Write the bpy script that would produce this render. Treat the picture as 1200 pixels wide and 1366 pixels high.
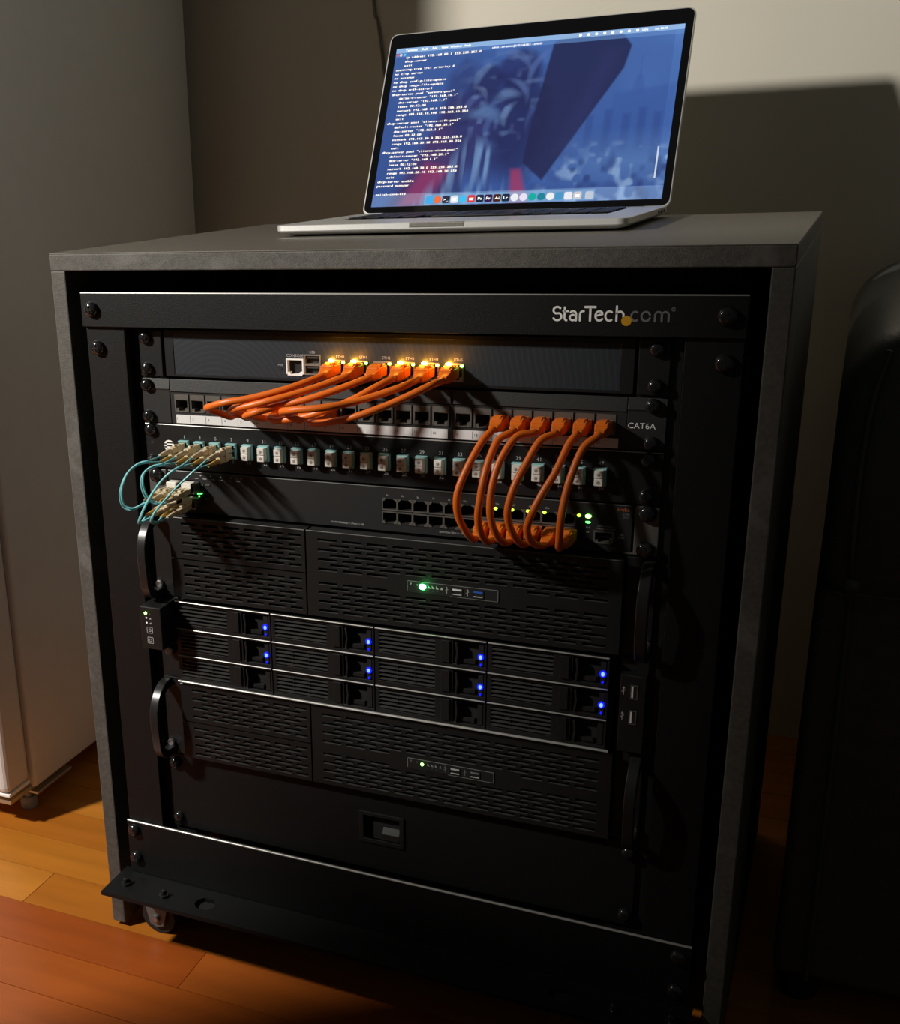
import bpy, math, random
import numpy as np
random.seed(5); rng = np.random.default_rng(5)
for o in list(bpy.data.objects): bpy.data.objects.remove(o)
SC = bpy.context.scene; COL = SC.collection
S = 0.001; FZ = -682.0          # all builder coordinates in millimetres; z=0 is the top of rack unit 1, the floor is at FZ
def W(p): return (p[0]*S, p[1]*S, (p[2]-FZ)*S)

# ---------------------------------------------------------------- camera
cd = bpy.data.cameras.new('camera'); cam = bpy.data.objects.new('camera', cd); COL.objects.link(cam)
cd.sensor_fit = 'HORIZONTAL'; cd.sensor_width = 36.0; cd.lens = 1579.97/1200*36
cd.shift_x = (600-346.3)/1200; cd.shift_y = (767.85-683)/1200
cd.clip_start = 0.02; cd.clip_end = 30
from mathutils import Matrix, Vector
r_ = Vector((0.89788178, 0.43818129, -0.04249072)); u_ = Vector((-0.10561427, 0.30809849, 0.94547393)); f_ = Vector((-0.42738031, 0.84443619, -0.32291422))
M = Matrix((r_, u_, -f_)).transposed().to_4x4(); M.translation = Vector(W((365.2, -969.46, 136.42)))
cam.matrix_world = M; SC.camera = cam

# ---------------------------------------------------------------- world, lamp, exposure
wd = bpy.data.worlds.new('world'); SC.world = wd; wd.use_nodes = True
bg = wd.node_tree.nodes['Background']; bg.inputs[0].default_value = (0.80, 0.86, 0.78, 1); bg.inputs[1].default_value = 0.033
ld = bpy.data.lights.new('room_lamp', 'POINT'); ld.energy = 150.0; ld.color = (1.0, 0.95, 0.87); ld.shadow_soft_size = 0.057
lamp = bpy.data.objects.new('room_lamp', ld); COL.objects.link(lamp); lamp.location = W((-1151, -900, 769))
vs = SC.view_settings; vs.view_transform = 'Standard'; vs.look = 'None'; vs.gamma = 1.0; vs.exposure = 0.0; vs.use_curve_mapping = False

# ---------------------------------------------------------------- materials
def mat(name, col, rough=0.5, metal=0.0, var=0.0, scale=200.0, bump=0.0, spec=0.5, bscale=None, stretch=None, emit=None, estr=0.0, coat=0.0, trans=0.0, detail=4.0):
    m = bpy.data.materials.new(name); m.use_nodes = True; nt = m.node_tree; N = nt.nodes; L = nt.links
    b = N['Principled BSDF']; c = (col[0], col[1], col[2], 1)
    b.inputs['Base Color'].default_value = c; b.inputs['Roughness'].default_value = rough; b.inputs['Metallic'].default_value = metal
    b.inputs['Specular IOR Level'].default_value = spec; b.inputs['Coat Weight'].default_value = coat
    if trans: b.inputs['Transmission Weight'].default_value = trans
    if var or bump:
        tc = N.new('ShaderNodeTexCoord'); mp = N.new('ShaderNodeMapping'); L.new(tc.outputs['Object'], mp.inputs[0])
        if stretch: mp.inputs['Scale'].default_value = stretch
        nz = N.new('ShaderNodeTexNoise'); nz.inputs['Scale'].default_value = scale; nz.inputs['Detail'].default_value = detail; L.new(mp.outputs[0], nz.inputs['Vector'])
        if var:
            rp = N.new('ShaderNodeValToRGB'); L.new(nz.outputs['Fac'], rp.inputs[0])
            rp.color_ramp.elements[0].position = 0.3; rp.color_ramp.elements[1].position = 0.7
            rp.color_ramp.elements[0].color = tuple(x*(1-var) for x in col)+(1,); rp.color_ramp.elements[1].color = tuple(min(1, x*(1+var)) for x in col)+(1,)
            L.new(rp.outputs[0], b.inputs['Base Color'])
        if bump:
            n2 = nz
            if bscale:
                n2 = N.new('ShaderNodeTexNoise'); n2.inputs['Scale'].default_value = bscale; n2.inputs['Detail'].default_value = 3; L.new(mp.outputs[0], n2.inputs['Vector'])
            bp = N.new('ShaderNodeBump'); bp.inputs['Strength'].default_value = bump; bp.inputs['Distance'].default_value = 0.001
            L.new(n2.outputs['Fac'], bp.inputs['Height']); L.new(bp.outputs[0], b.inputs['Normal'])
    if emit:
        b.inputs['Emission Color'].default_value = (emit[0], emit[1], emit[2], 1); b.inputs['Emission Strength'].default_value = estr
    return m
K = {}
K['powder'] = mat('black_powder_coat', (.0052, .0056, .0060), .5, 0, .15, 900, .25, spec=.3)
K['ear'] = mat('black_painted_steel', (.0075, .008, .0086), .45, 0, .12, 700, .15, spec=.4)
K['dark'] = mat('matt_black_plastic', (.006, .006, .0065), .6)
K['void'] = mat('dark_recess', (.004, .004, .004), .8)
K['server'] = mat('black_server_plastic', (.0078, .0080, .0080), .45, 0, .1, 800, .1)
K['handle'] = mat('satin_black_handle', (.016, .016, .016), .3, 0, 0)
K['screw'] = mat('glossy_black_screw', (.012, .012, .013), .16, 0, 0, coat=.4)
K['grey_ear'] = mat('grey_zinc_bracket', (.11, .107, .10), .45, .3, .06, 300)
K['panelgrey'] = mat('dark_grey_patch_panel', (.017, .0175, .017), .5, 0, .12, 600, .1)
K['metal'] = mat('bright_port_shield', (.55, .53, .48), .35, .85)
K['dullmetal'] = mat('dull_port_shield', (.20, .19, .17), .45, .7, .1, 400)
K['white'] = mat('white_print', (.92, .92, .90), .6)
K['greyprint'] = mat('grey_print', (.16, .165, .165), .6)
K['dimprint'] = mat('dim_white_print', (.42, .42, .41), .6)
K['paper'] = mat('white_label_strip', (.74, .74, .74), .55, 0, .03, 90)
K['ink'] = mat('black_ink', (.03, .03, .03), .6)
K['orangedot'] = mat('amber_print', (.60, .30, .01), .5)
K['orangetext'] = mat('orange_print', (.45, .13, .03), .5)
K['orange'] = mat('orange_cable_jacket', (.75, .145, .008), .42, 0, .06, 60, .05)
K['orangeboot'] = mat('orange_cable_boot', (.78, .17, .012), .38, 0, .05, 90)
K['nose'] = mat('clear_plug_nose', (.85, .42, .06), .25, 0, trans=.6)
K['aqua'] = mat('aqua_fibre_jacket', (.20, .56, .60), .4, 0, .06, 80)
K['aquahouse'] = mat('aqua_adapter', (.30, .58, .58), .45)
K['cap'] = mat('white_dust_cap', (.72, .70, .64), .5)
K['caphole'] = mat('dust_cap_recess', (.30, .25, .22), .7)
K['beige'] = mat('beige_connector', (.62, .53, .36), .45, 0, .05, 150)
K['gold'] = mat('yellow_boot', (.45, .30, .06), .45)
K['clearboot'] = mat('pale_boot', (.60, .62, .52), .4)
K['cabinet'] = None
K['rear'] = mat('brown_fibreboard', (.30, .25, .18), .8, 0, .1, 80)
K['alu'] = mat('laptop_aluminium', (.72, .72, .70), .38, .55, .03, 900, .05)
K['bezel'] = mat('black_glass_bezel', (.005, .005, .006), .04)
K['key'] = mat('black_key', (.012, .012, .013), .5)
K['rubber'] = mat('black_rubber', (.010, .010, .010), .7)
K['fridge'] = mat('white_fridge_enamel', (.66, .645, .62), .28, 0, .02, 30, .05, bscale=400)
K['gasket'] = mat('grey_door_gasket', (.30, .27, .25), .6)
K['foot'] = mat('grey_foot_plastic', (.35, .36, .33), .5, 0, .1, 200)
K['leather'] = mat('black_leather', (.07, .071, .066), .40, 0, .15, 60, .35, bscale=420)
K['wall'] = mat('beige_wall_paint', (.70, .66, .56), .75, 0, .03, 5, .12, bscale=260)
K['cord'] = mat('grey_wall_cord', (.20, .18, .15), .6)
K['fork'] = mat('zinc_caster_fork', (.14, .13, .125), .5, .3, .08, 200)
K['bolt'] = mat('steel_bolt', (.30, .30, .30), .25, .9)
K['usbwhite'] = mat('white_usb_tongue', (.70, .70, .70), .4)
K['usbblue'] = mat('blue_usb_tongue', (.03, .12, .50), .4)
def em(name, col, s): return mat(name, tuple(min(1, c) for c in col), .4, emit=col, estr=s)
K['led_amber'] = em('amber_led', (1, .45, .03), 120)
K['led_green'] = em('green_led', (.25, 1, .12), 9)
K['led_green2'] = em('bright_green_led', (.08, 1, .22), 60)
K['led_greens'] = em('small_green_led', (.10, 1, .14), 5)
K['led_lime'] = em('lime_port_led', (.55, 1, .05), 2.2)
K['led_blue'] = em('blue_led', (.025, .05, 1), 14)
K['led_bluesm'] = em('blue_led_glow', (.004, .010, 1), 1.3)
K['led_white'] = em('white_indicator', (.8, .8, .8), .5)
def cabinet_mat():
    m = mat('grey_stained_board', (.075, .070, .061), .65, 0, .22, 260, .35, bscale=900)
    nt = m.node_tree; N = nt.nodes; L = nt.links; b = N['Principled BSDF']
    src = b.inputs['Base Color'].links[0].from_socket
    tc = N.new('ShaderNodeTexCoord'); w = N.new('ShaderNodeTexNoise'); w.inputs['Scale'].default_value = 14; w.inputs['Detail'].default_value = 6; w.inputs['Distortion'].default_value = 1.5
    L.new(tc.outputs['Object'], w.inputs['Vector'])
    rp = N.new('ShaderNodeValToRGB'); rp.color_ramp.elements[0].position = .56; rp.color_ramp.elements[1].position = .76
    rp.color_ramp.elements[0].color = (0, 0, 0, 1); rp.color_ramp.elements[1].color = (.55, .55, .55, 1)
    L.new(w.outputs['Fac'], rp.inputs[0])
    mx = N.new('ShaderNodeMix'); mx.data_type = 'RGBA'; L.new(rp.outputs[0], mx.inputs[0]); L.new(src, mx.inputs[6]); mx.inputs[7].default_value = (.17, .165, .155, 1)
    L.new(mx.outputs[2], b.inputs['Base Color'])
    return m
K['cabinet'] = cabinet_mat()
K['topskin'] = mat('smooth_lightened_board_top', (.108, .096, .078), .55, 0, .10, 160, .2, bscale=700)  # lighter copy of the board colour, stands in for light on the top
def plank_mat(i, col):
    m = mat('plank_wood_%d' % i, col, .33, 0, .12, 26, .10, bscale=160, stretch=(.18, 1.6, 1))
    nt = m.node_tree; N = nt.nodes; L = nt.links; b = N['Principled BSDF']
    src = b.inputs['Base Color'].links[0].from_socket
    tc = N.new('ShaderNodeTexCoord'); v = N.new('ShaderNodeTexVoronoi'); v.inputs['Scale'].default_value = 7; L.new(tc.outputs['Object'], v.inputs['Vector'])
    rp = N.new('ShaderNodeValToRGB'); rp.color_ramp.elements[0].position = .012; rp.color_ramp.elements[1].position = .03
    rp.color_ramp.elements[0].color = (.12, .04, .01, 1); rp.color_ramp.elements[1].color = (1, 1, 1, 1); L.new(v.outputs['Distance'], rp.inputs[0])
    mx = N.new('ShaderNodeMix'); mx.data_type = 'RGBA'; mx.blend_type = 'MULTIPLY'; mx.inputs[0].default_value = .8; L.new(src, mx.inputs[6]); L.new(rp.outputs[0], mx.inputs[7])
    L.new(mx.outputs[2], b.inputs['Base Color']); b.inputs['Specular IOR Level'].default_value = .3
    return m
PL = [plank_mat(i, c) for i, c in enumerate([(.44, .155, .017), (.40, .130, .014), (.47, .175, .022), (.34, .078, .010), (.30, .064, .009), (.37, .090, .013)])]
def texture_face_mat():          # printed swirl pattern on the firewall's inset
    m = bpy.data.materials.new('swirl_printed_face'); m.use_nodes = True; nt = m.node_tree; N = nt.nodes; L = nt.links; b = N['Principled BSDF']
    tc = N.new('ShaderNodeTexCoord'); wv = N.new('ShaderNodeTexWave'); wv.wave_type = 'RINGS'; wv.rings_direction = 'Y'
    wv.inputs['Scale'].default_value = 62; wv.inputs['Distortion'].default_value = 5; wv.inputs['Detail'].default_value = 2; wv.inputs['Detail Scale'].default_value = .25
    mp = N.new('ShaderNodeMapping'); mp.inputs['Location'].default_value = (.16, 0, .05); L.new(tc.outputs['Object'], mp.inputs[0]); L.new(mp.outputs[0], wv.inputs['Vector'])
    rp = N.new('ShaderNodeValToRGB'); rp.color_ramp.elements[0].position = .72; rp.color_ramp.elements[1].position = 1.0
    rp.color_ramp.elements[0].color = (.019, .024, .030, 1); rp.color_ramp.elements[1].color = (.026, .033, .041, 1)
    L.new(wv.outputs['Color'], rp.inputs[0]); L.new(rp.outputs[0], b.inputs['Base Color']); b.inputs['Roughness'].default_value = .45
    return m
K['swirl'] = texture_face_mat()

# ---------------------------------------------------------------- mesh helpers
class G:
    def __init__(s): s.v = []; s.f = []
    def add(s, vs, fs):
        n = len(s.v); s.v += [tuple(map(float, v)) for v in vs]; s.f += [tuple(i+n for i in f) for f in fs]; return s
    def box(s, x0, x1, y0, y1, z0, z1):
        if x0 > x1: x0, x1 = x1, x0
        if y0 > y1: y0, y1 = y1, y0
        if z0 > z1: z0, z1 = z1, z0
        return s.add([(x0,y0,z0),(x1,y0,z0),(x1,y1,z0),(x0,y1,z0),(x0,y0,z1),(x1,y0,z1),(x1,y1,z1),(x0,y1,z1)],
                     [(0,3,2,1),(4,5,6,7),(0,1,5,4),(1,2,6,5),(2,3,7,6),(3,0,4,7)])
    def prism(s, poly, axis, a, b):          # poly: CCW list in the two other axes
        n = len(poly)
        def P(q, t): return {'x': (t,q[0],q[1]), 'y': (q[0],t,q[1]), 'z': (q[0],q[1],t)}[axis]
        vs = [P(q, a) for q in poly]+[P(q, b) for q in poly]
        return s.add(vs, [tuple(range(n)), tuple(range(2*n-1, n-1, -1))]+[((i+1)%n, i, i+n, (i+1)%n+n) for i in range(n)])
    def rev(s, prof, c, axis='y', seg=16):   # prof: (r, t) along axis from c
        n = len(prof); vs = []; fs = []
        for r, t in prof:
            for k in range(seg):
                a = 2*math.pi*k/seg; p, q = r*math.cos(a), r*math.sin(a)
                vs.append({'y': (c[0]+p, c[1]+t, c[2]+q), 'z': (c[0]+p, c[1]+q, c[2]+t), 'x': (c[0]+t, c[1]+p, c[2]+q)}[axis])
        for i in range(n-1):
            for k in range(seg): fs.append((i*seg+k, i*seg+(k+1)%seg, (i+1)*seg+(k+1)%seg, (i+1)*seg+k))
        fs.append(tuple(range(seg-1, -1, -1))); fs.append(tuple((n-1)*seg+k for k in range(seg)))
        return s.add(vs, fs)
    def tube(s, pts, r, seg=10):             # r: number or list
        P = [Vector(p) for p in pts]; n = len(P); vs = []; fs = []
        rr = r if isinstance(r, (list, tuple)) else [r]*n
        t = (P[1]-P[0]).normalized(); nrm = t.orthogonal().normalized()
        for i in range(n):
            t = (P[min(i+1, n-1)]-P[max(i-1, 0)]).normalized(); nrm = (nrm-t*nrm.dot(t)).normalized(); bn = t.cross(nrm)
            for k in range(seg):
                a = 2*math.pi*k/seg; vs.append(P[i]+(nrm*math.cos(a)+bn*math.sin(a))*rr[i])
        for i in range(n-1):
            for k in range(seg): fs.append((i*seg+k, i*seg+(k+1)%seg, (i+1)*seg+(k+1)%seg, (i+1)*seg+k))
        fs.append(tuple(range(seg-1, -1, -1))); fs.append(tuple((n-1)*seg+k for k in range(seg)))
        return s.add(vs, fs)
    def plate(s, x0, x1, z0, z1, y0, y1, holes):   # plate in XZ from y0 (front) to y1 with rectangular holes
        xs = sorted({x0, x1, *[h[0] for h in holes], *[h[1] for h in holes]}); zs = sorted({z0, z1, *[h[2] for h in holes], *[h[3] for h in holes]})
        def solid(i, j):
            if i < 0 or j < 0 or i >= len(xs)-1 or j >= len(zs)-1: return False
            cx, cz = (xs[i]+xs[i+1])/2, (zs[j]+zs[j+1])/2
            return not any(h[0] < cx < h[1] and h[2] < cz < h[3] for h in holes)
        idx = {}
        vs = []; fs = []
        def V(i, j, b):
            if (i, j, b) not in idx: idx[(i, j, b)] = len(vs); vs.append((xs[i], y1 if b else y0, zs[j]))
            return idx[(i, j, b)]
        for i in range(len(xs)-1):
            for j in range(len(zs)-1):
                if not solid(i, j): continue
                fs.append((V(i,j,0), V(i+1,j,0), V(i+1,j+1,0), V(i,j+1,0))); fs.append((V(i,j,1), V(i,j+1,1), V(i+1,j+1,1), V(i+1,j,1)))
                if not solid(i-1, j): fs.append((V(i,j,0), V(i,j+1,0), V(i,j+1,1), V(i,j,1)))
                if not solid(i+1, j): fs.append((V(i+1,j,0), V(i+1,j,1), V(i+1,j+1,1), V(i+1,j+1,0)))
                if not solid(i, j-1): fs.append((V(i,j,0), V(i,j,1), V(i+1,j,1), V(i+1,j,0)))
                if not solid(i, j+1): fs.append((V(i,j+1,0), V(i+1,j+1,0), V(i+1,j+1,1), V(i,j+1,1)))
        return s.add(vs, fs)
    def obj(s, name, m, parent=None, pivot=None, smooth=False, bevel=0.0, seg=2):
        if pivot is None:
            a = np.array(s.v); pivot = tuple((a.min(0)+a.max(0))/2)
        me = bpy.data.meshes.new(name)
        me.from_pydata([((x-pivot[0])*S, (y-pivot[1])*S, (z-pivot[2])*S) for x, y, z in s.v], [], s.f)
        me.materials.append(m); me.update()
        if smooth:
            for p in me.polygons: p.use_smooth = True
            me.set_sharp_from_angle(angle=math.radians(smooth if smooth is not True else 40))
        return link(name, me, parent, pivot, bevel, seg)
WL = {}
def link(name, me, parent, pos, bevel=0.0, seg=2):
    o = bpy.data.objects.new(name, me); COL.objects.link(o); place(o, parent, pos)
    if bevel:
        b = o.modifiers.new('bevel', 'BEVEL'); b.width = bevel*S; b.segments = seg; b.limit_method = 'ANGLE'; b.harden_normals = False
    return o
def place(o, parent, pos):
    WL[o] = tuple(pos)
    if parent:
        o.parent = parent; q = WL[parent]; o.location = ((pos[0]-q[0])*S, (pos[1]-q[1])*S, (pos[2]-q[2])*S)
    else: o.location = W(pos)
def inst(src, pos, parent, rot=None):        # another object with the same mesh
    o = src.copy(); COL.objects.link(o); place(o, parent, pos)
    if rot: o.rotation_euler = rot
    return o
def tag(o, label, cat, group=None, kind=None):
    if label: o['label'] = label
    if cat: o['category'] = cat
    if group: o['group'] = group
    if kind: o['kind'] = kind
    return o
def thing(name, label, cat, loc, group=None):
    o = bpy.data.objects.new(name, None); o.empty_display_size = .02; COL.objects.link(o); place(o, None, loc); return tag(o, label, cat, group)
_tc = {}
def glyphs(txt, size=1.0):
    k = txt
    if k not in _tc:
        cu = bpy.data.curves.new('t', 'FONT'); cu.body = txt; cu.size = 1.0; cu.resolution_u = 2
        ob = bpy.data.objects.new('t', cu); COL.objects.link(ob); dg = bpy.context.evaluated_depsgraph_get(); dg.update()
        me = ob.evaluated_get(dg).to_mesh(); vs = [tuple(v.co) for v in me.vertices]; fs = [tuple(p.vertices) for p in me.polygons]
        ob.evaluated_get(dg).to_mesh_clear(); bpy.data.objects.remove(ob); bpy.data.curves.remove(cu)
        _tc[k] = (vs, fs)
    return _tc[k]
def text(g, txt, x, z, y, h, align='c', xs=1.0):   # h = cap height in mm, baseline z, on a face looking to -y
    vs, fs = glyphs(txt)
    if not vs: return g
    xa = [v[0] for v in vs]; w0, w1 = min(xa), max(xa); k = h/.70; off = {'c': (w0+w1)/2, 'l': w0, 'r': w1}[align]
    return g.add([(x+(v[0]-off)*k*xs, y, z+v[1]*k) for v in vs], fs)
def catmull(pts, n=8):
    P = [Vector(p) for p in pts]; P = [P[0]*2-P[1]]+P+[P[-1]*2-P[-2]]; out = []
    for i in range(1, len(P)-2):
        for k in range(n):
            t = k/n; a, b, c, d = P[i-1:i+3]
            out.append(.5*((2*b)+(c-a)*t+(2*a-5*b+4*c-d)*t*t+(3*b-a-3*c+d)*t**3))
    out.append(P[-2]); return out

# ---------------------------------------------------------------- the room
fl = bpy.data.objects.new('floor', None); COL.objects.link(fl); place(fl, None, (0, 0, FZ)); fl['kind'] = 'structure'
G().box(-2200, 1800, -1700, 790, FZ-14, FZ-6).obj('floor_base', K['dark'], fl)
PW = 66.0; pr_ = random.Random(11); GAPX = {0: -206, -1: -206, 2: -456, 1: None}
for j in range(-24, 12):
    y0 = 54+(j-1)*PW; y1 = y0+PW-.9
    if y1 > 788: y1 = 788
    cuts = [-2200]; x = -2200+pr_.uniform(200, 900)
    base = {0: -458.0, -1: -206.0, -2: -640.0, 1: -820.0, 2: -300.0}.get(j)
    L_ = 620.0
    st = base if base is not None else pr_.uniform(-600, 0)
    cuts = [c for c in [st+L_*k for k in range(-6, 7)] if -2200 < c < 1800]
    cuts = [-2200]+cuts+[1800]
    for a, b in zip(cuts[:-1], cuts[1:]):
        if (j < -6 or j > 10): pass
        dz = pr_.uniform(-.12, .12)
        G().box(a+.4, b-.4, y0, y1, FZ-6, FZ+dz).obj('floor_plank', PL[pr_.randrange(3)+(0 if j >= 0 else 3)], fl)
wb = G().box(-2200, 1800, 765, 800, FZ-14, 1900).obj('wall_back', K['wall']); wb['kind'] = 'structure'
wl = G().box(-705, -605, -2400, -605, FZ-14, 1900).box(-705, -605, -605, -523, FZ-14, 232).obj('unseen_shade_wall', K['wall']); wl['kind'] = 'structure'     # unseen partition and low wall, added to shade the right and lower right

# ---------------------------------------------------------------- grey board cabinet around the rack
cab = thing('board_cabinet', 'grey stained open-front board cabinet standing around the black server rack', 'cabinet', (-4, 231, FZ))
X0, X1, YF, YB, ZT, BT = -331.0, 324.0, -8.5, 472.0, 70.8, 16.4
G().box(X0, X1, YF, YB, ZT-BT, ZT-1.0).obj('top_board', K['cabinet'], cab, bevel=1.0)
G().box(X0+.3, X1-.3, YF+.6, YB-.3, ZT-1.0, ZT).obj('lightened_top_skin', K['topskin'], cab, bevel=.4)
for a, b in ((X0, X0+BT), (X1-BT, X1)): G().box(a, b, YF, YB, -676, ZT-BT-.2).obj('side_board', K['cabinet'], cab, bevel=1.2)
G().box(X0+BT+.3, X1-BT-.3, YB-14, YB-2, -676, ZT-BT-.3).obj('rear_board', K['rear'], cab)

# ---------------------------------------------------------------- rack frame
rack = thing('server_rack', 'black steel rack frame on casters with bolted front bars and posts', 'rack', (0, 200, FZ))
def tbar(z0, z1, nm):
    g = G(); g.plate(-295, 295, z0, z1, -15, -11.2, []); g.box(-295, 295, -11.2, -8.2, z0+.5, z1-.5); return g.obj(nm, K['powder'], rack, bevel=.5)
top_bar = tbar(3.2, 34.5, 'top_bar'); low_bar = tbar(-597, -533.5, 'bottom_bar')
for s in (-1, 1):
    a, b = sorted((s*251.5, s*294))
    g = G(); g.box(a, b, -11, -8, -597, 30); i0, i1 = sorted((s*251.5, s*254.5)); g.box(i0, i1, -8, 45, -597, 30); o0, o1 = sorted((s*291, s*294)); g.box(o0, o1, -8, 60, -597, 30)
    g.obj('front_post', K['powder'], rack, bevel=.6)
    a, b = sorted((s*216, s*250)); i0, i1 = sorted((s*247, s*250))
    G().box(a, b, .3, 2.3, -560, 0).box(i0, i1, 2.3, 60, -560, 0).obj('mounting_rail', K['ear'], rack)
    a, b = sorted((s*251.5, s*294)); G().box(a, b, 440, 446, -597, 30).obj('rear_post', K['powder'], rack)
    a, b = sorted((s*262, s*292)); G().box(a, b, -7, 445, -2, 1).obj('side_rail', K['powder'], rack); G().box(a, b, 62, 439, -597, -570).obj('side_rail', K['powder'], rack)
G().box(-250, 250, 436, 439, -25, -2).obj('rear_bar', K['powder'], rack)
G().box(-294, -147, 447, 453, -120, 48).obj('rear_cover', K['dark'], rack)
g = G()                                                     # base flange: a horizontal strip with oval holes and a front lip
hol = []
def flange():
    xs = [-305]+sum([[c-11, c+11] for c in (-188, 187)], [])+[300]
    y0, y1 = -62, -8.5; zt, zb = -597.4, -602
    g.box(-305, 300, y0, y0+13, zb, zt); g.box(-305, 300, -30, y1, zb, zt)
    g.box(-305, xs[1], y0+13, -30, zb, zt); g.box(xs[2], xs[3], y0+13, -30, zb, zt); g.box(xs[4], 300, y0+13, -30, zb, zt)
    for c in (-188, 187):                                   # round the hole corners
        for sx in (-1, 1):
            for yy, sy in ((y0+13, 1), (-30, -1)): g.prism([(c+sx*11, yy), (c+sx*11, yy+sy*6), (c+sx*6, yy)][::sx*sy], 'z', zb, zt)
flange()
bf = g.obj('base_flange', K['powder'], rack)
for c in (-188, 187): G().box(c-14, c+14, -52, -26, -604, -602.1).obj('hole_light_block', K['void'], bf)  # added dark sheet stops light through the hole and keeps it black
def scr(r, h):
    return G().rev([(r, 0), (r*1.02, -h*.35), (r*.9, -h*.75), (r*.6, -h), (r*.3, -h*1.02)], (0, 0, 0), 'y', 18)
SCREW = None
def screw(x, z, y, parent, big=False, nm='screw'):
    global SCREW
    if SCREW is None:
        SCREW = {}
        for k, (r, h) in {'s': (6.0, 5.0), 'b': (7.2, 5.5)}.items():
            g = scr(r, h); a = G()
            g.box(-r*.5, r*.5, -h*1.12, -h*.9, -.7, .7).box(-.7, .7, -h*1.12, -h*.9, -r*.5, r*.5)   # raised cross of the drive
            me = bpy.data.meshes.new('screw'); me.from_pydata([(p[0]*S, p[1]*S, p[2]*S) for p in g.v], [], g.f); me.materials.append(K['screw'])
            for p in me.polygons: p.use_smooth = True
            me.set_sharp_from_angle(angle=math.radians(50)); SCREW[k] = me
    return link(nm, SCREW['b' if big else 's'], parent, (x, y, z))
for x, z in ((-283, 19.5), (281, 19.5), (-282, -17), (281, -16)): screw(x, z, -15 if z > 3 else -11, rack, True)
for x, z in ((-286, -543), (-286, -577), (284, -545), (284, -581)): screw(x, z, -15, rack, True)
for x in (-286, -236, 236, 285):
    G().rev([(5.5, 0), (5.5, 3.5), (3.2, 3.6), (3.2, 8), (2.2, 8.6)], (x, -40 if abs(x) > 250 else -44, -598), 'z', 12).obj('flange_bolt', K['screw'], rack, smooth=True)
for cx_ in (-273, 268):
  for cy_ in (7, 420):
    c = G().rev([(21, -9), (22, -7), (22, 7), (21, 9)], (cx_, cy_, FZ+22), 'y', 24).obj('caster', K['rubber'], rack, smooth=True)
    pl = [(cx_-14, -610), (cx_-15, -640), (cx_-9, FZ+14), (cx_, FZ+10), (cx_+9, FZ+14), (cx_+15, -640), (cx_+14, -610)]
    G().prism(pl, 'y', cy_-13, cy_-10.5).prism(pl, 'y', cy_+10.5, cy_+13).box(cx_-15, cx_+15, cy_-13, cy_+13, -612, -606).obj('caster_fork', K['fork'], c)
    G().rev([(5, 0), (5, -2.5), (3, -3.5)], (cx_, cy_-13, FZ+22), 'y', 6).obj('axle_nut', K['bolt'], c)
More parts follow.
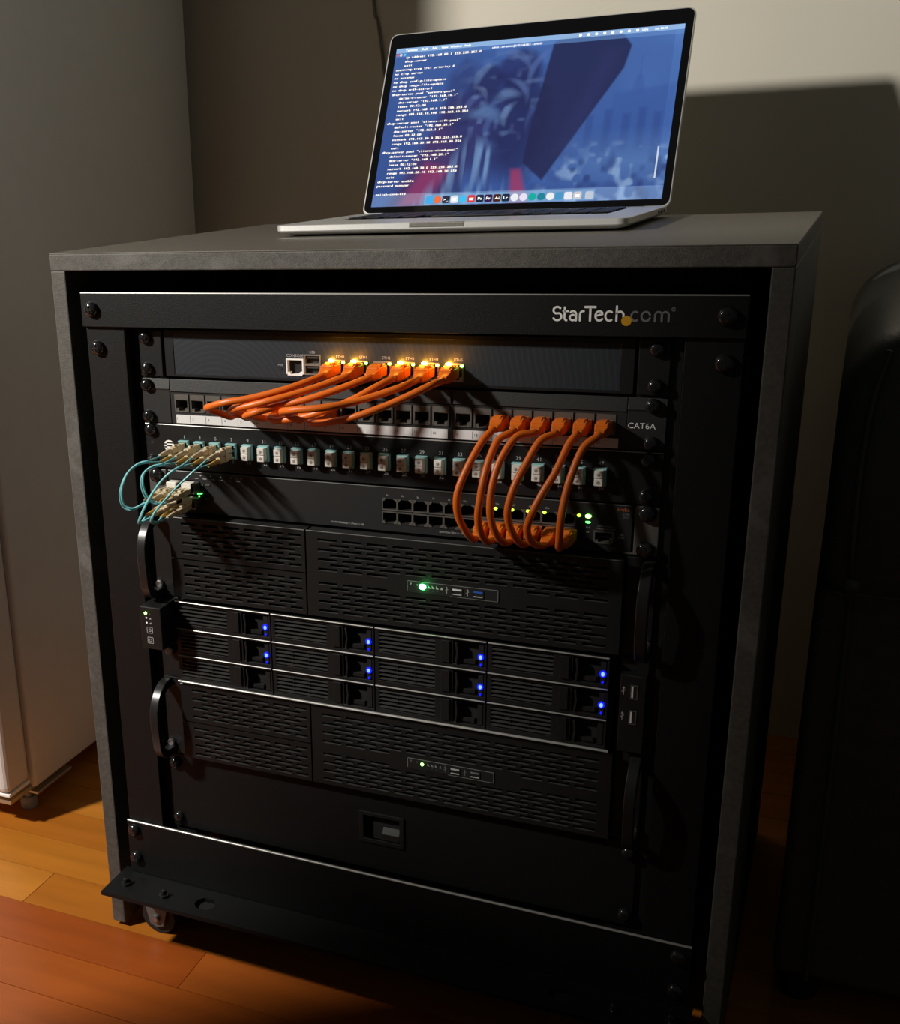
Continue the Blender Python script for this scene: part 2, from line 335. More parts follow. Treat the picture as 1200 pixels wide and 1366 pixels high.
# maker's lettering on the top bar
def logo():
    g = G(); y = -15.25; z = 15.2
    h = 10.6
    def stroke(pts, r=.78): # rounded ribbon strokes lying flat on the bar
        P = [Vector((p[0], p[1])) for p in pts]; n = len(P); vs = []; 
        for i in range(n):
            t = (P[min(i+1, n-1)]-P[max(i-1, 0)]).normalized(); nn = Vector((-t.y, t.x))*r
            vs += [(P[i].x+nn.x, y, P[i].y+nn.y), (P[i].x-nn.x, y, P[i].y-nn.y)]
        G_ = g.add(vs, [(2*i, 2*i+2, 2*i+3, 2*i+1) for i in range(n-1)])
        for q in (P[0], P[-1]): g.add([(q.x+r*math.cos(a), y-.01, q.y+r*math.sin(a)) for a in [k*math.pi/5 for k in range(10)]], [tuple(range(9, -1, -1))])
    def arc(cx, cz, rx, rz, a0, a1, n=14): return [(cx+rx*math.cos(math.radians(a0+(a1-a0)*k/n)), cz+rz*math.sin(math.radians(a0+(a1-a0)*k/n))) for k in range(n+1)]
    x = 151.0; H = h; xh = 7.4
    stroke(arc(x+3.8, z+H-2.9, 3.0, 2.6, 40, 250, 12)+[(x+3.6, z+5.3)]+arc(x+3.9, z+2.9, 3.3, 2.9, 80, -150, 14)[1:])       # S
    stroke([(x+9.6, z+H-.6), (x+9.6, z+2)]+arc(x+11.4, z+2, 1.8, 2.0, 180, 265, 6)); stroke([(x+8.6, z+xh-.3), (x+12.2, z+xh-.3)])  # t
    stroke(arc(x+16.2, z+xh-2.6, 2.4, 2.4, 140, 0, 8)+[(x+18.6, z)]); stroke(arc(x+16.2, z+2.2, 2.5, 2.1, 20, 340, 14))          # a
    stroke([(x+21.6, z), (x+21.6, z+xh-2.4)]+arc(x+24.0, z+xh-2.4, 2.4, 2.2, 180, 80, 6))                                          # r
    stroke([(x+25.3, z+H-.2), (x+33.2, z+H-.2)], .9); stroke([(x+29.4, z+H), (x+29.4, z)], .85)                                 # T
    stroke(arc(x+36.4, z+3.7, 3.0, 3.6, -40, -335, 16)+[(x+33.6, z+3.6)])                                                        # e
    stroke(arc(x+44.0, z+3.7, 3.0, 3.6, 55, 305, 14))                                                                               # c
    stroke([(x+49.4, z+H+.6), (x+49.4, z)]); stroke([(x+49.4, z+xh-3.0)]+arc(x+52.0, z+xh-2.8, 2.6, 2.6, 170, 0, 8)+[(x+54.6, z+2.4)])  # h
    a = g.obj('maker_lettering', K['white'], top_bar); g.v = []; g.f = []
    g.add([(x+57+3.9*math.cos(t), y-.08, z+.2+3.9*math.sin(t)) for t in [2*math.pi*k/28 for k in range(28)]], [tuple(range(28))]); g.obj('maker_dot', K['orangedot'], top_bar); g.v = []; g.f = []
    stroke(arc(x+63.3, z+3.7, 2.9, 3.5, 55, 305, 14), .75); stroke(arc(x+71.2, z+3.7, 3.2, 3.5, 0, 360, 20), .75)
    stroke([(x+78.0, z), (x+78.0, z+xh-2.6)]+arc(x+80.5, z+xh-2.6, 2.5, 2.4, 180, 0, 8)+[(x+83.0, z)], .75); stroke(arc(x+85.5, z+xh-2.6, 2.5, 2.4, 180, 0, 8)+[(x+88.0, z)], .75)
    stroke(arc(x+91.2, z+9.2, 1.3, 1.3, 0, 360, 12), .3)
    text(g, 'R', x+91.2, z+8.6, y, 1.2); g.obj('web_suffix_lettering', K['greyprint'], top_bar)
logo()

K['slat'] = mat('lightened_black_slat', (.045, .045, .044), .4)  # black plastic lightened to stand in for light caught on the edges
K['edge2'] = mat('faint_highlight_edge', (.11, .11, .105), .35, .4)  # fainter painted highlight for the firewall, switch and server tops
K['edge'] = mat('highlight_edge', (.42, .41, .39), .32, .55, 0)  # pale strip colour paints the highlight along black edges
def edge(parent, x0, x1, y, z, r=1.1, nm='edge_highlight', m='edge'):
    n = 10; p = [(y+r-r*math.cos(math.pi*k/n), z+r*math.sin(math.pi*k/n)) for k in range(n+1)]
    return G().prism(p, 'x', x0, x1).obj(nm, K[m], parent, smooth=60)
edge(top_bar, -294.8, 294.8, -14.6, 34.3); edge(low_bar, -294.8, 294.8, -14.8, -533.7, 1.5)
# ---------------------------------------------------------------- shared little parts
def bodies(t, z0, z1, y0=2.5, depth=300, hw=213): G().box(-hw, hw, y0, depth, z0+1, z1-1).obj('chassis', K['dark'], t)
def ears(t, z0, z1, xi, m, y0=-3.0, rr=None):
    es = []
    for s in (-1, 1):
        a, b = sorted((s*xi, s*241)); es.append(G().box(a, b, y0, 0, z0+.4, z1-.4).obj('mounting_ear', m, t, bevel=.5))
    return es
PORT = {}
def port(nm, x, z, y, t, w=15.0, h=16.5, m='metal', style='key'):
    """jack whose front rim is at y; x, z is its centre"""
    k = (style, w, h, m)
    if k not in PORT:
        g = G(); hw, hh = w/2, h/2
        if style == 'key':
            g.box(-hw, hw, -.6, 4, hh-5.2, hh); g.box(-hw, -hw+1.2, -.6, 9, -hh, hh-5.2); g.box(hw-1.2, hw, -.6, 9, -hh, hh-5.2); g.box(-hw, hw, -.6, 9, -hh, -hh+1.0)
            g.box(-hw+1.2, -hw+4.2, -.4, 8, -hh+1, -hh+3.6); g.box(hw-4.2, hw-1.2, -.4, 8, -hh+1, -hh+3.6)
        else:
            b = 1.3
            g.box(-hw, hw, -.6, 9, hh-b, hh); g.box(-hw, -hw+b, -.6, 9, -hh, hh-b); g.box(hw-b, hw, -.6, 9, -hh, hh-b); g.box(-hw, hw, -.6, 9, -hh, -hh+b)
            g.box(-hw+b, -hw+3.8, -.4, 8, -hh+b, -hh+3.2); g.box(hw-3.8, hw-b, -.4, 8, -hh+b, -hh+3.2)
        a = g.obj('port', K[m], None, pivot=(0, 0, 0)); me = a.data; bpy.data.objects.remove(a)
        q = G().box(-hw+.5, hw-.5, 9, 10, -hh+.5, hh-.5); a = q.obj('port_cavity', K['void'], None, pivot=(0, 0, 0)); mc = a.data; bpy.data.objects.remove(a)
        c = G()
        for i in range(8): c.box(-4+i*1.1, -3.5+i*1.1, 5, 9, hh-7, hh-6.3)
        a = c.obj('contact_pins', K['gold'], None, pivot=(0, 0, 0)); mp = a.data; bpy.data.objects.remove(a)
        PORT[k] = (me, mc, mp)
    me, mc, mp = PORT[k]
    o = link(nm, me, t, (x, y, z)); link('port_cavity', mc, o, (x, y, z)); link('contact_pins', mp, o, (x, y, z)); return o
LEDM = {}
def led(x, z, y, t, m, w=2.6, h=2.2, d=.8, nm='status_led'):
    k = (m, w, h, d)
    if k not in LEDM:
        a = G().rev([(1, 0), (1, -d*.6), (.6, -d)], (0, 0, 0), 'y', 10); a.v = [(p[0]*w/2, p[1], p[2]*h/2) for p in a.v]; o = a.obj('led', K[m], None, pivot=(0, 0, 0)); LEDM[k] = o.data; bpy.data.objects.remove(o)
    return link(nm, LEDM[k], t, (x, y, z))

# ---------------------------------------------------------------- unit 1: firewall
fw = thing('firewall_appliance', 'dark blue-black firewall appliance in the top rack slot with six lit network ports', 'network device', (0, 150, -44))
bodies(fw, -44.0, -.2)
e = ears(fw, -44.2, 0, 217, K['ear'])
for x in (-233.5, 231):
    for z in (-7.5, -36.5): screw(x, z, -3, fw)
ETH = [-39.5+21.4*i for i in range(6)]
holes = [(-88.3, -71.2, -38.6, -23.3), (-70.6, -54.6, -37.4, -19.4)]+[(x-8, x+8, -38.6, -23.3) for x in ETH]
G().plate(-214, 214, -43.6, -.3, -2, .8, [(-204.5, 203.2, -41.4, -3.7)]).obj('front_bezel', K['ear'], fw, bevel=.3, seg=1)
edge(fw, -213.8, 213.8, -2.2, -.5, .6, m='edge2'); ins = G().plate(-204.3, 203, -41.2, -3.9, -1.4, .8, holes).obj('printed_inset', K['swirl'], fw)
port('console_port', -79.8, -31, -1.6, fw, 17, 15.2, 'white', 'rj')
u = G().plate(-70.6, -54.6, -37.4, -19.4, -2, 6, [(-69.4, -55.8, -27.4, -20.6), (-69.4, -55.8, -36.2, -29.4)]).obj('usb_port', K['metal'], fw)
G().box(-69.2, -56, 4, 5, -36, -20.8).obj('port_cavity', K['void'], u); G().box(-68, -57.2, -1, 4, -23.0, -21.5).box(-68, -57.2, -1, 4, -31.8, -30.3).obj('usb_tongue', K['ink'], u)
for i, x in enumerate(ETH):
    p = port('network_port', x, -31, -1.6, fw, 16, 15.2, 'metal', 'rj')
    led(x+6.6, -25.4, -2.3, fw, 'led_green', 3.0, 2.2, .8, 'link_led')
    if i != 2: led(x-4.6, -24.6, -2.6, fw, 'led_amber', 5.0, 4.2, 2.4, 'activity_led')
g = G()
for i, x in enumerate(ETH): text(g, 'ETH%d' % i, x+3.5, -21.6, -1.55, 2.3)
text(g, 'CONSOLE', -79.6, -22.0, -1.55, 2.6); text(g, 'USB', -62.6, -18.4, -1.55, 2.2); text(g, 'PWR', -94, -30.4, -1.55, 1.7)
g.obj('printed_lettering', K['dimprint'], fw); G().rev([(1.3, 0), (1.1, -.4)], (-93.6, -1.4, -33.2), 'y', 10).obj('power_led', K['dark'], fw)

# ---------------------------------------------------------------- unit 2: copper patch panel
pp = thing('copper_patch_panel', 'dark grey 24-port copper patch panel with white numbered label strip under the firewall', 'patch panel', (0, 60, -89))
bodies(pp, -88.6, -45.2, 12, 90)
def slopeplate(a, b):      # upper band leans back, lower part is upright
    return G().prism([(-1.8, -46.0), (-3.8, -55.5), (-3.2, -56.5), (-3.2, -88.4), (0, -88.4), (0, -46.0)], 'x', a, b)
for a, b in ((-241, -211), (211, 241)): slopeplate(a, b).obj('mounting_ear', K['panelgrey'], pp, bevel=.4)
for x in (-235, 230.5):
    for z in (-52, -82): screw(x, z, -3.6, pp)
PX = [-198.5+17.0*i for i in range(16)]+[76.0+16.95*i for i in range(8)]
G().prism([(-1.8, -46.0), (-3.8, -57.5), (0, -57.5), (0, -46.0)], 'x', -210.4, 210.4).obj('sloped_upper_face', K['panelgrey'], pp, bevel=.3)
G().plate(-210.4, 210.4, -88.4, -57.8, -2.6, 1.5, [(x-7.6, x+7.6, -77.0, -60.0) for x in PX]).obj('port_face', K['panelgrey'], pp)
for x in PX: port('patch_port', x, -68.5, -2.8, pp, 15.0, 16.8, 'dullmetal', 'key')
for a, b, n0, n1 in ((-205, 62.8, 0, 16), (67.5, 205, 16, 24)):
    ls = G().box(a, b, -3.6, -2.65, -87.6, -79.6).obj('label_strip', K['paper'], pp)
    g = G()
    for i in range(n0, n1):
        text(g, str(i+1), PX[i]-5.4, -84.4, -3.7, 2.3); g.box(PX[i]-8.6, PX[i]-8.3, -3.7, -3.65, -87, -80.2)
    g.obj('printed_numbers', K['ink'], ls)
g = G(); text(g, 'CAT6A', 222.5, -70.5, -3.4, 4.6, xs=1.05); g.obj('printed_lettering', K['white'], pp)
for x in (-73.5, 65.2): G().box(x-.4, x+.4, -4.9, -2.0, -57.3, -46.5).obj('seam', K['void'], pp)

# ---------------------------------------------------------------- unit 3: fibre patch panel
fp = thing('fibre_patch_panel', 'black fibre patch panel with a row of aqua adapters, most plugged with white dust caps', 'patch panel', (0, 60, -133))
bodies(fp, -132.6, -90.4, 8, 140)
FX = [-198.1+16.98*i for i in range(24)]
fpl = G().plate(-241, 241, -132.8, -90.0, -3, 0, [(x-5.2, x+5.2, -119.4, -104.0) for x in FX]).obj('front_plate', K['ear'], fp, bevel=.4)
edge(fp, -240.8, 240.8, -3.4, -90.2, .9)
for x in (-234.5, 229.5):
    for z in (-95.5, -126): screw(x, z, -3, fp)
G().rev([(2, 0), (2, -.3)], (-233.5, -3, -108), 'y', 12).obj('screw_hole', K['void'], fp)
AD = CP = CH = None
for i, x in enumerate(FX):
    if AD is None:
        g = G().plate(-5, 5, -7.4, 7.4, -3.2, 6, [(-3.6, 3.6, -6.4, -.4), (-3.6, 3.6, .2, 6.4)]); g.box(-5, 5, -4.2, -3.2, 6.2, 7.4); AD = g.obj('fibre_adapter', K['aquahouse'], fp, pivot=(0, 0, 0))
        WL[AD] = None; place(AD, fp, (x, -3, -111.7)); ad = AD
    else: ad = inst(AD, (x, -3, -111.7), fp)
    if i >= 4:
        if CP is None:
            g = G().box(-3.5, 3.5, -9, -1, .2, 6.3).box(-3.5, 3.5, -9, -1, -6.3, -.3).box(-2.6, 3.5, -7.5, -1, -1, 1); CP = g.obj('dust_cap', K['cap'], ad, pivot=(0, 0, 0), bevel=.5); place(CP, ad, (x, -3, -111.7)); cp = CP
            h = G().rev([(1.5, 0), (1.2, -.2)], (0, -9, 3.2), 'y', 10).rev([(1.5, 0), (1.2, -.2)], (0, -9, -3.3), 'y', 10); CH = h.obj('cap_holes', K['caphole'], cp, pivot=(0, 0, 0)); place(CH, cp, (x, -3, -111.7))
        else:
            cp = inst(CP, (x, -3, -111.7), ad)
            inst(CH, (x, -3, -111.7), cp)
g = G()
for i, x in enumerate(FX):
    text(g, str(2*i+1), x, -102.4, -3.1, 3.2); text(g, str(2*i+2), x+.8, -123.6, -3.1, 3.2)
# round emblem with three bars cut out
def emblem(cx, cz, R):
    n = 28
    outer = [(cx+R*math.cos(2*math.pi*k/n), cz+R*math.sin(2*math.pi*k/n)) for k in range(n)]
    for k in range(3):
        pass
    rows = [(-R, -R*.62), (-R*.38, -R*.12), (R*.12, R*.38), (R*.62, R)]
    for za, zb in rows:
        for q in range(4):
            a = za+(zb-za)*q/4; b = za+(zb-za)*(q+1)/4; wa = math.sqrt(max(0, R*R-a*a)); wb_ = math.sqrt(max(0, R*R-b*b))
            g.add([(cx-wa, -3.1, cz+a), (cx+wa, -3.1, cz+a), (cx+wb_, -3.1, cz+b), (cx-wb_, -3.1, cz+b)], [(0, 1, 2, 3)])
    for q in range(8):
        a = -R*.62+(R*1.24)*q/8; b = -R*.62+(R*1.24)*(q+1)/8; wa = math.sqrt(R*R-a*a); wb_ = math.sqrt(R*R-b*b)
        g.add([(cx-wa, -3.1, cz+a), (cx-R*.45, -3.1, cz+a), (cx-R*.45, -3.1, cz+b), (cx-wb_, -3.1, cz+b)], [(0, 1, 2, 3)])
g.obj('printed_numbers', K['dimprint'], fp); g = G(); emblem(-215.5, -110.5, 5.6); g.obj('maker_emblem', K['white'], fp)['kind'] = 'stuff'

# ---------------------------------------------------------------- unit 4: switch
sw = thing('network_switch', 'black 24-port network switch with lit green port lights below the fibre panel', 'network device', (0, 120, -177))
bodies(sw, -177.0, -134.2, 12, 260)
for s in (-1, 1):
    a, b = sorted((s*221.5, s*241)); G().box(a, b, -2.6, 0, -176.8, -134.5).box(*(sorted((s*213.6, s*215.6))), 0, 60, -176.8, -134.5).box(*(sorted((s*213.6, s*222))), -2.6, 0, -176.8, -175).obj('mounting_ear', K['grey_ear'], sw, bevel=.8)
    for z in (-140.5, -171.5): screw(s*231.5, z, -2.6, sw, True)
COLX = [9.4+14.3*i for i in range(12)]
sph = [(x-6.3, x+6.3, -155.6, -146.2) for x in COLX]+[(x-6.3, x+6.3, -168.0, -158.2) for x in COLX]
SFPX = (-208.0, -191.5); SFPZ = (-149.5, -164.5)
sfh = [(x-7.2, x+7.2, z-6, z+6) for x in SFPX for z in SFPZ]
G().plate(-219.5, 219.5, -176.2, -135.4, -2, 0, [(2.4, 181.2, -169.2, -144.8), (188.9, 205.6, -169.4, -158.4)]+sfh).obj('front_face', K['dark'], sw, bevel=.4)
edge(sw, -219.3, 219.3, -2.4, -135.6, .8, m='edge2')
pb = G().plate(2.4, 181.2, -169.2, -144.8, -2.4, 10, sph).obj('port_block', K['void'], sw)
SP = None
def sport(x, z, up):
    g = G(); sg = 1 if up else -1
    g.box(-7.1, -6.3, -2.9, -2.2, -5.2, 5.2); g.box(6.3, 7.1, -2.9, -2.2, -5.2, 5.2)                      # side ribs
    g.box(-6.3, 6.3, -2.9, -2.2, -5.6*sg, -4.6*sg)                                                          # middle ledge
    g.box(-7.1, -3.6, -2.9, 4, 4.3*sg, 5.6*sg); g.box(3.6, 7.1, -2.9, 4, 4.3*sg, 5.6*sg); g.box(-6.3, -4.9, -2.8, 4, 3.0*sg, 4.3*sg); g.box(4.9, 6.3, -2.8, 4, 3.0*sg, 4.3*sg)
    return g
spm = {}
for up, z in ((True, -150.8), (False, -163.2)):
    a = sport(0, 0, up).obj('p', K['dullmetal'], None, pivot=(0, 0, 0)); spm[up] = a.data; bpy.data.objects.remove(a)
    a = G().box(-6.2, 6.2, 8.5, 9.5, -4.7, 4.7).obj('p', K['void'], None, pivot=(0, 0, 0)); cav = a.data; bpy.data.objects.remove(a)
    for x in COLX:
        o = link('switch_port', spm[up], sw, (x, 0, z)); link('port_cavity', cav, o, (x, 0, z))
for x in (105.9, 120.2, 133.8, 147.8, 176.6): led(x, -146.4, -2.9, sw, 'led_lime', 3.4, 2.6, .8, 'port_led')
led(184.0, -146.8, -2.0, sw, 'led_green2' if False else 'led_green', 5, 3.4, 1); led(184.0, -152.0, -2.0, sw, 'led_greens', 4.4, 1.8, .6)
port('management_port', 197.2, -164.0, -2.2, sw, 16.4, 11.0, 'dullmetal', 'rj')
g = G()
for i, x in enumerate(COLX): text(g, '%d^' % (2*i+1) if False else '%d%s' % (2*i+1, 's'), x-2.5, -143.2, -2.1, 1.6)
text(g, 'Speed Mode: Gbit= on, 100Mbps', 68.7, -173.0, -2.1, 1.7, xs=.82)
text(g, '10/100/1000BASE-T | Ports (1-24)', -32, -173.0, -2.1, 1.8, xs=.92)
text(g, 'Console Port or', 199, -155.0, -2.1, 1.5); text(g, 'Management Port', 199, -157.4, -2.1, 1.5)
text(g, 'USB', 211.5, -161.4, -2.1, 1.4); text(g, 'Power', 211.5, -163.8, -2.1, 1.4); text(g, 'Mode', 206, -173.4, -2.1, 1.3)
text(g, 'Spd', 184, -157.2, -2.1, 1.6); text(g, 'Off', 184, -161.2, -2.1, 1.4)
for i in range(6): g.box(-190+i*9, -186+i*9, -2.1, -2.05, -141.6, -141.0); g.box(-195+i*11, -193.6+i*11, -2.1, -2.05, -138.8, -137.6)
g.obj('printed_lettering', K['dimprint'], sw)
g = G(); text(g, 'aruba', 212, -140.2, -2.1, 3.2); g.obj('maker_lettering', K['orangetext'], sw)
g = G(); text(g, '2540', 214.6, -143.6, -2.1, 2.0); text(g, '24G', 214.6, -146.4, -2.1, 2.0); g.obj('model_lettering', K['greyprint'], sw)
for i, (dx, dz) in enumerate(((0, 0), (2.4, .4), (1.2, -2.2), (4.0, .6))): led(-187.0+dx, -156.6+dz, -2.2, sw, 'led_greens', 1.5, 1.3, .6, 'transceiver_led')
for x, z in zip((-183, -176, -186, -178), (-147, -146.5, -160, -161)): G().box(x-2.4, x+2.4, -2.8, -2, z-1, z+.6).obj('cage_tab', K['dullmetal'], sw)

# ---------------------------------------------------------------- servers
def vents(g, x0, x1, rows, slot, gap, y0, y1, hh=2.2):
    """rows: z centres; staggered slots. Returns hole list"""
    out = []; pitch = slot+gap
    for i, z in enumerate(rows):
        x = x0+(0 if i % 2 == 0 else pitch/2)
        while x+slot*.55 < x1: out.append((x, min(x+slot, x1), z-hh/2, z+hh/2)); x += pitch
    return out
def rowplate(g, x0, x1, z0, z1, y0, y1, holes):
    """plate built row by row so staggered slots stay cheap"""
    zs = sorted({h[2:] for h in holes}); z = z0
    for za, zb in zs:
        g.box(x0, x1, y0, y1, z, za); x = x0
        for h in sorted(h for h in holes if h[2:] == (za, zb)): g.box(x, h[0], y0, y1, za, zb); x = h[1]
        g.box(x, x1, y0, y1, za, zb); z = zb
    g.box(x0, x1, y0, y1, z, z1)
def slot_highlights(h, y0, parent):                 # pale strip painted as the lit lower edge of each slot
    q = G()
    for a, b, c, d in h: q.box(a, b, y0-.25, y0+1.6, c-.35, c+.12)
    o = q.obj('slot_edge_highlights', K['slat'], parent); o['kind'] = 'stuff'
def handle(t, s, z0, z1):
    """D-shaped pull: a flat band bent out from the ear and back"""
    a, b = sorted((s*241, s*231.5)); H = z1-z0
    out = [(0, z1), (-12, z1-1), (-22, z1-7), (-29, z1-16), (-33, z1-27), (-33.5, z1-40), (-31, z0+17), (-27, z0+8), (-19, z0+2), (0, z0)]
    inn = [(0, z1-9), (-9, z1-9.5), (-17, z1-13.5), (-23, z1-21), (-26.5, z1-30), (-27, z1-41), (-25, z0+20), (-21, z0+14), (-14, z0+9.5), (0, z0+9)]
    n = len(out); vs = []; fs = []
    for x in (a, b): vs += [(x, y-3, z) for y, z in out]+[(x, y-3, z) for y, z in inn]
    for i in range(n-1):
        fs += [(i, i+1, n+i+1, n+i), (2*n+i+1, 2*n+i, 3*n+i, 3*n+i+1), (i+1, i, 2*n+i, 2*n+i+1), (n+i, n+i+1, 3*n+i+1, 3*n+i)]
    fs += [(0, n, 3*n, 2*n), (n-1, 3*n-1, 4*n-1, 2*n-1)]
    return G().add(vs, fs).obj('pull_handle', K['handle'], t, smooth=35, bevel=.8)
def vent_server(name, label, zt, bright):
    t = thing(name, label, 'server', (0, 200, zt-88))
    z0, z1 = zt-85.6, zt-1.8; y0 = -12; FY = -11.7
    bodies(t, zt-88.3, zt-.4, 3, 330)
    for s in (-1, 1):
        a, b = sorted((s*217.5, s*241)); G().plate(a, b, zt-88.4, zt-.4, -3, 0, []).obj('mounting_ear', K['server'], t, bevel=.5)
        handle(t, s, zt-88, zt-1.5); G().rev([(3, 0), (3, -.3)], (s*237, -3, zt-72), 'y', 12).obj('screw_hole', K['void'], t)
        G().rev([(4.2, 0), (4.2, -3), (3, -3.6)], (s*236.5, -3, zt-76), 'y', 12).obj('thumb_screw', K['bolt'], t)
    # left: two stacked drive covers, right: one tall grille
    zm = (z0+z1)/2-.4
    for za, zb in ((zm+.7, z1), (z0, zm-.7)):
        n = 7; rows = [zb-6-4.9*i for i in range(n)]
        g = G(); h = vents(g, -203, -75, rows, 17.5, 5.6, y0, -9, 2.8); rowplate(g, -216.5, -71.2, za, zb, y0, -9, h); p = g.obj('drive_cover', K['server'], t); slot_highlights(h, y0, p)
        G().box(-214, -71.6, -6, 2.2, za+.3, zb-.3).obj('cover_backing', K['void'], p)
        d = G()
        for k in range(6): d.box(-87.5, -86.9, -9.2, -8.8, zb-7-k*3.2, zb-6.2-k*3.2)
        d.box(-83, -82.3, -9.2, -8.8, zb-22, zb-21.3); d.obj('drilled_specks', K['dimprint'], p)
    rows = [z1-8.2-4.75*i for i in range(7)]+[z1-50.4-4.55*i for i in range(7)]
    rows = rows[:7]+rows[7:]
    g = G(); h = vents(g, -58, 206, rows[:7], 19.2, 5.2, y0, -9, 2.7)
    h2 = vents(g, -58, 206, [z1-50.4-4.55*i for i in range(7)], 19.2, 5.2, y0, -9, 2.7)
    fpn = (29, 112.5, zt-50.6, zt-39.6)
    h = [q for q in h+h2 if not (q[1] > fpn[0]-2 and q[0] < fpn[1]+2 and q[3] > fpn[2]-1 and q[2] < fpn[3]+1)]
    rowplate(g, -69.6, 216.5, z0, z1, y0, -9, h); p = g.obj('vent_grille', K['server'], t); slot_highlights(h, y0, p)
    G().box(-69, 214, -6, 2.2, z0+.3, z1-.3).obj('grille_backing', K['void'], p)
    edge(t, -216.3, -71.4, y0-.2, z1-.4, .7, m='edge2'); edge(t, -69.5, 216.3, y0-.2, z1-.4, .7, m='edge2')
    # the small front panel
    cz = (fpn[2]+fpn[3])/2
    c = G().box(fpn[0], fpn[1], -12.5, -12, fpn[2], fpn[3]).obj('control_panel', K['dark'], t)
    g = G(); y = -12.7
    g.box(fpn[0], fpn[1], y, -12.5, fpn[3]-.5, fpn[3]); g.box(fpn[0], fpn[0]+.5, y, -12.5, fpn[2]+1, fpn[3]); g.box(fpn[1]-.5, fpn[1], y, -12.5, fpn[2], fpn[3]); g.box(fpn[0]+40, fpn[1], y, -12.5, fpn[2], fpn[2]+.4)
    g.obj('panel_outline', K['greyprint'], c)
    g = G(); text(g, 'P', fpn[0]+3.6, cz+1.0, y, 2.6); text(g, 'o', fpn[0]+9.6, cz+1.6, y, 2.2)
    for k in range(3):
        x = fpn[0]+19.5+k*3.8; g.add([(x, y, cz), (x+2.8, y, cz), (x, y, cz+3)], [(0, 1, 2)]); g.box(x+.9, x+1.3, y, y+.05, cz-2.4, cz-1.8)
    x = fpn[0]+31; g.add([(x, y, cz), (x+2.8, y, cz), (x+1.4, y, cz+2.6)], [(0, 1, 2)])
    for x in (fpn[0]+37, fpn[0]+56):
        g.box(x-.25, x+.25, y, y+.05, cz-3, cz+3); g.add([(x-1, y, cz+2), (x+1, y, cz+2), (x, y, cz+3.6)], [(0, 1, 2)]); g.box(x-1.4, x, y, y+.05, cz-.6, cz-.1); g.box(x, x+1.4, y, y+.05, cz+.6, cz+1.1)
    g.obj('printed_icons', K['dimprint'] if bright else K['greyprint'], c)
    for k, x in enumerate((fpn[0]+41.5, fpn[0]+60.5)):
        u = G().plate(x, x+10, cz-4, cz+3.2, -13, -12.4, [(x+.6, x+9.4, cz-3.4, cz+2.6)]).obj('usb_port', K['dark'], t)
        G().box(x+.9, x+9.1, -12.9, -12.5, cz+.8, cz+2.4).obj('usb_tongue', (K['usbblue'] if k else K['usbwhite']) if bright else (K['greyprint'] if k else K['dimprint']), u)
        G().box(x+.9, x+9.1, -12.9, -12.5, cz-3.2, cz-2.4).obj('usb_lip', K['dimprint'], u)
    led(fpn[0]+14.6, cz+.9, -12.6, t, 'led_green2' if bright else 'led_green', 6.4 if bright else 3.2, 5.0 if bright else 3.0, 1.2 if bright else .8, 'power_led')
    return t
s1 = vent_server('vented_server', 'upper vented black rack server with a bright green power light, directly below the network switch', -177.8, True)
s3 = vent_server('vented_server', 'lower vented black rack server with a small green light, below the blue-lit drive server', -355.6, False)

def glow(pos, col, p, r=.002):          # the light a bright indicator really throws on what is next to it
    l = bpy.data.lights.new('indicator_light', 'POINT'); l.energy = p; l.color = col; l.shadow_soft_size = r
    o = bpy.data.objects.new('indicator_light', l); COL.objects.link(o); o.location = W(pos); return o
glow((44, -19, -222), (.05, 1, .18), .0035)
for i, x in enumerate(ETH):
    if i != 2: glow((x-3.0, -15, -21.5), (1, .40, .035), .009, .003)
# unit 7-8: the drive server
ds = thing('drive_bay_server', 'black rack server with twelve drive bays and eight blue lights between the two vented servers', 'server', (0, 200, -355))
bodies(ds, -355.4, -267, 3, 330)
for s in (-1, 1):
    a, b = sorted((s*217.5, s*241)); G().box(a, b, -3, 0, -355.2, -267.2).obj('mounting_ear', K['server'], ds, bevel=.5)
cpn = G().box(-243, -219, -36, -3.2, -312.5, -267.8).obj('control_panel', K['server'], ds, bevel=.8)
g = G(); y = -36.25
for cz in (-292.2, -303.0):
    r = 3.4
    for (a, b, c, d) in ((-r, r, r-.55, r), (-r, r, -r, -r+.55), (-r, -r+.55, -r, r), (r-.55, r, -r, r)): g.box(-232.6+a, -232.6+b, y, y+.1, cz+c, cz+d)
    for k in range(10):
        a = 2*math.pi*k/10; b = 2*math.pi*(k+1)/10; g.add([(-232.6+1.7*math.cos(a), y, cz+1.7*math.sin(a)), (-232.6+1.7*math.cos(b), y, cz+1.7*math.sin(b)), (-232.6+1.1*math.cos(b), y, cz+1.1*math.sin(b)), (-232.6+1.1*math.cos(a), y, cz+1.1*math.sin(a))], [(0, 1, 2, 3)])
for cz in (-279.6, -284.6): g.add([(-233.2, y, cz-1), (-230.4, y, cz-1), (-230.4, y, cz+1.2)], [(0, 1, 2)])
text(g, 'o', -231.5, -275.4, y, 1.6); g.obj('printed_icons', K['dimprint'], cpn)
led(-236.3, -274.4, -36, ds, 'led_green', 3.0, 3.0, .8, 'power_led'); led(-235.6, -279.4, -36, ds, 'led_white', 1.8, 1.8, .5); led(-235.6, -284.6, -36, ds, 'led_white', 1.8, 1.8, .5)
G().rev([(5, 0), (5, -6), (3.6, -7)], (-229, -3, -325), 'y', 14).obj('thumb_screw', K['bolt'], ds)
rp = G().box(219.5, 241, -13, -3.2, -352, -280).obj('usb_panel', K['server'], ds, bevel=.8)
g = G()
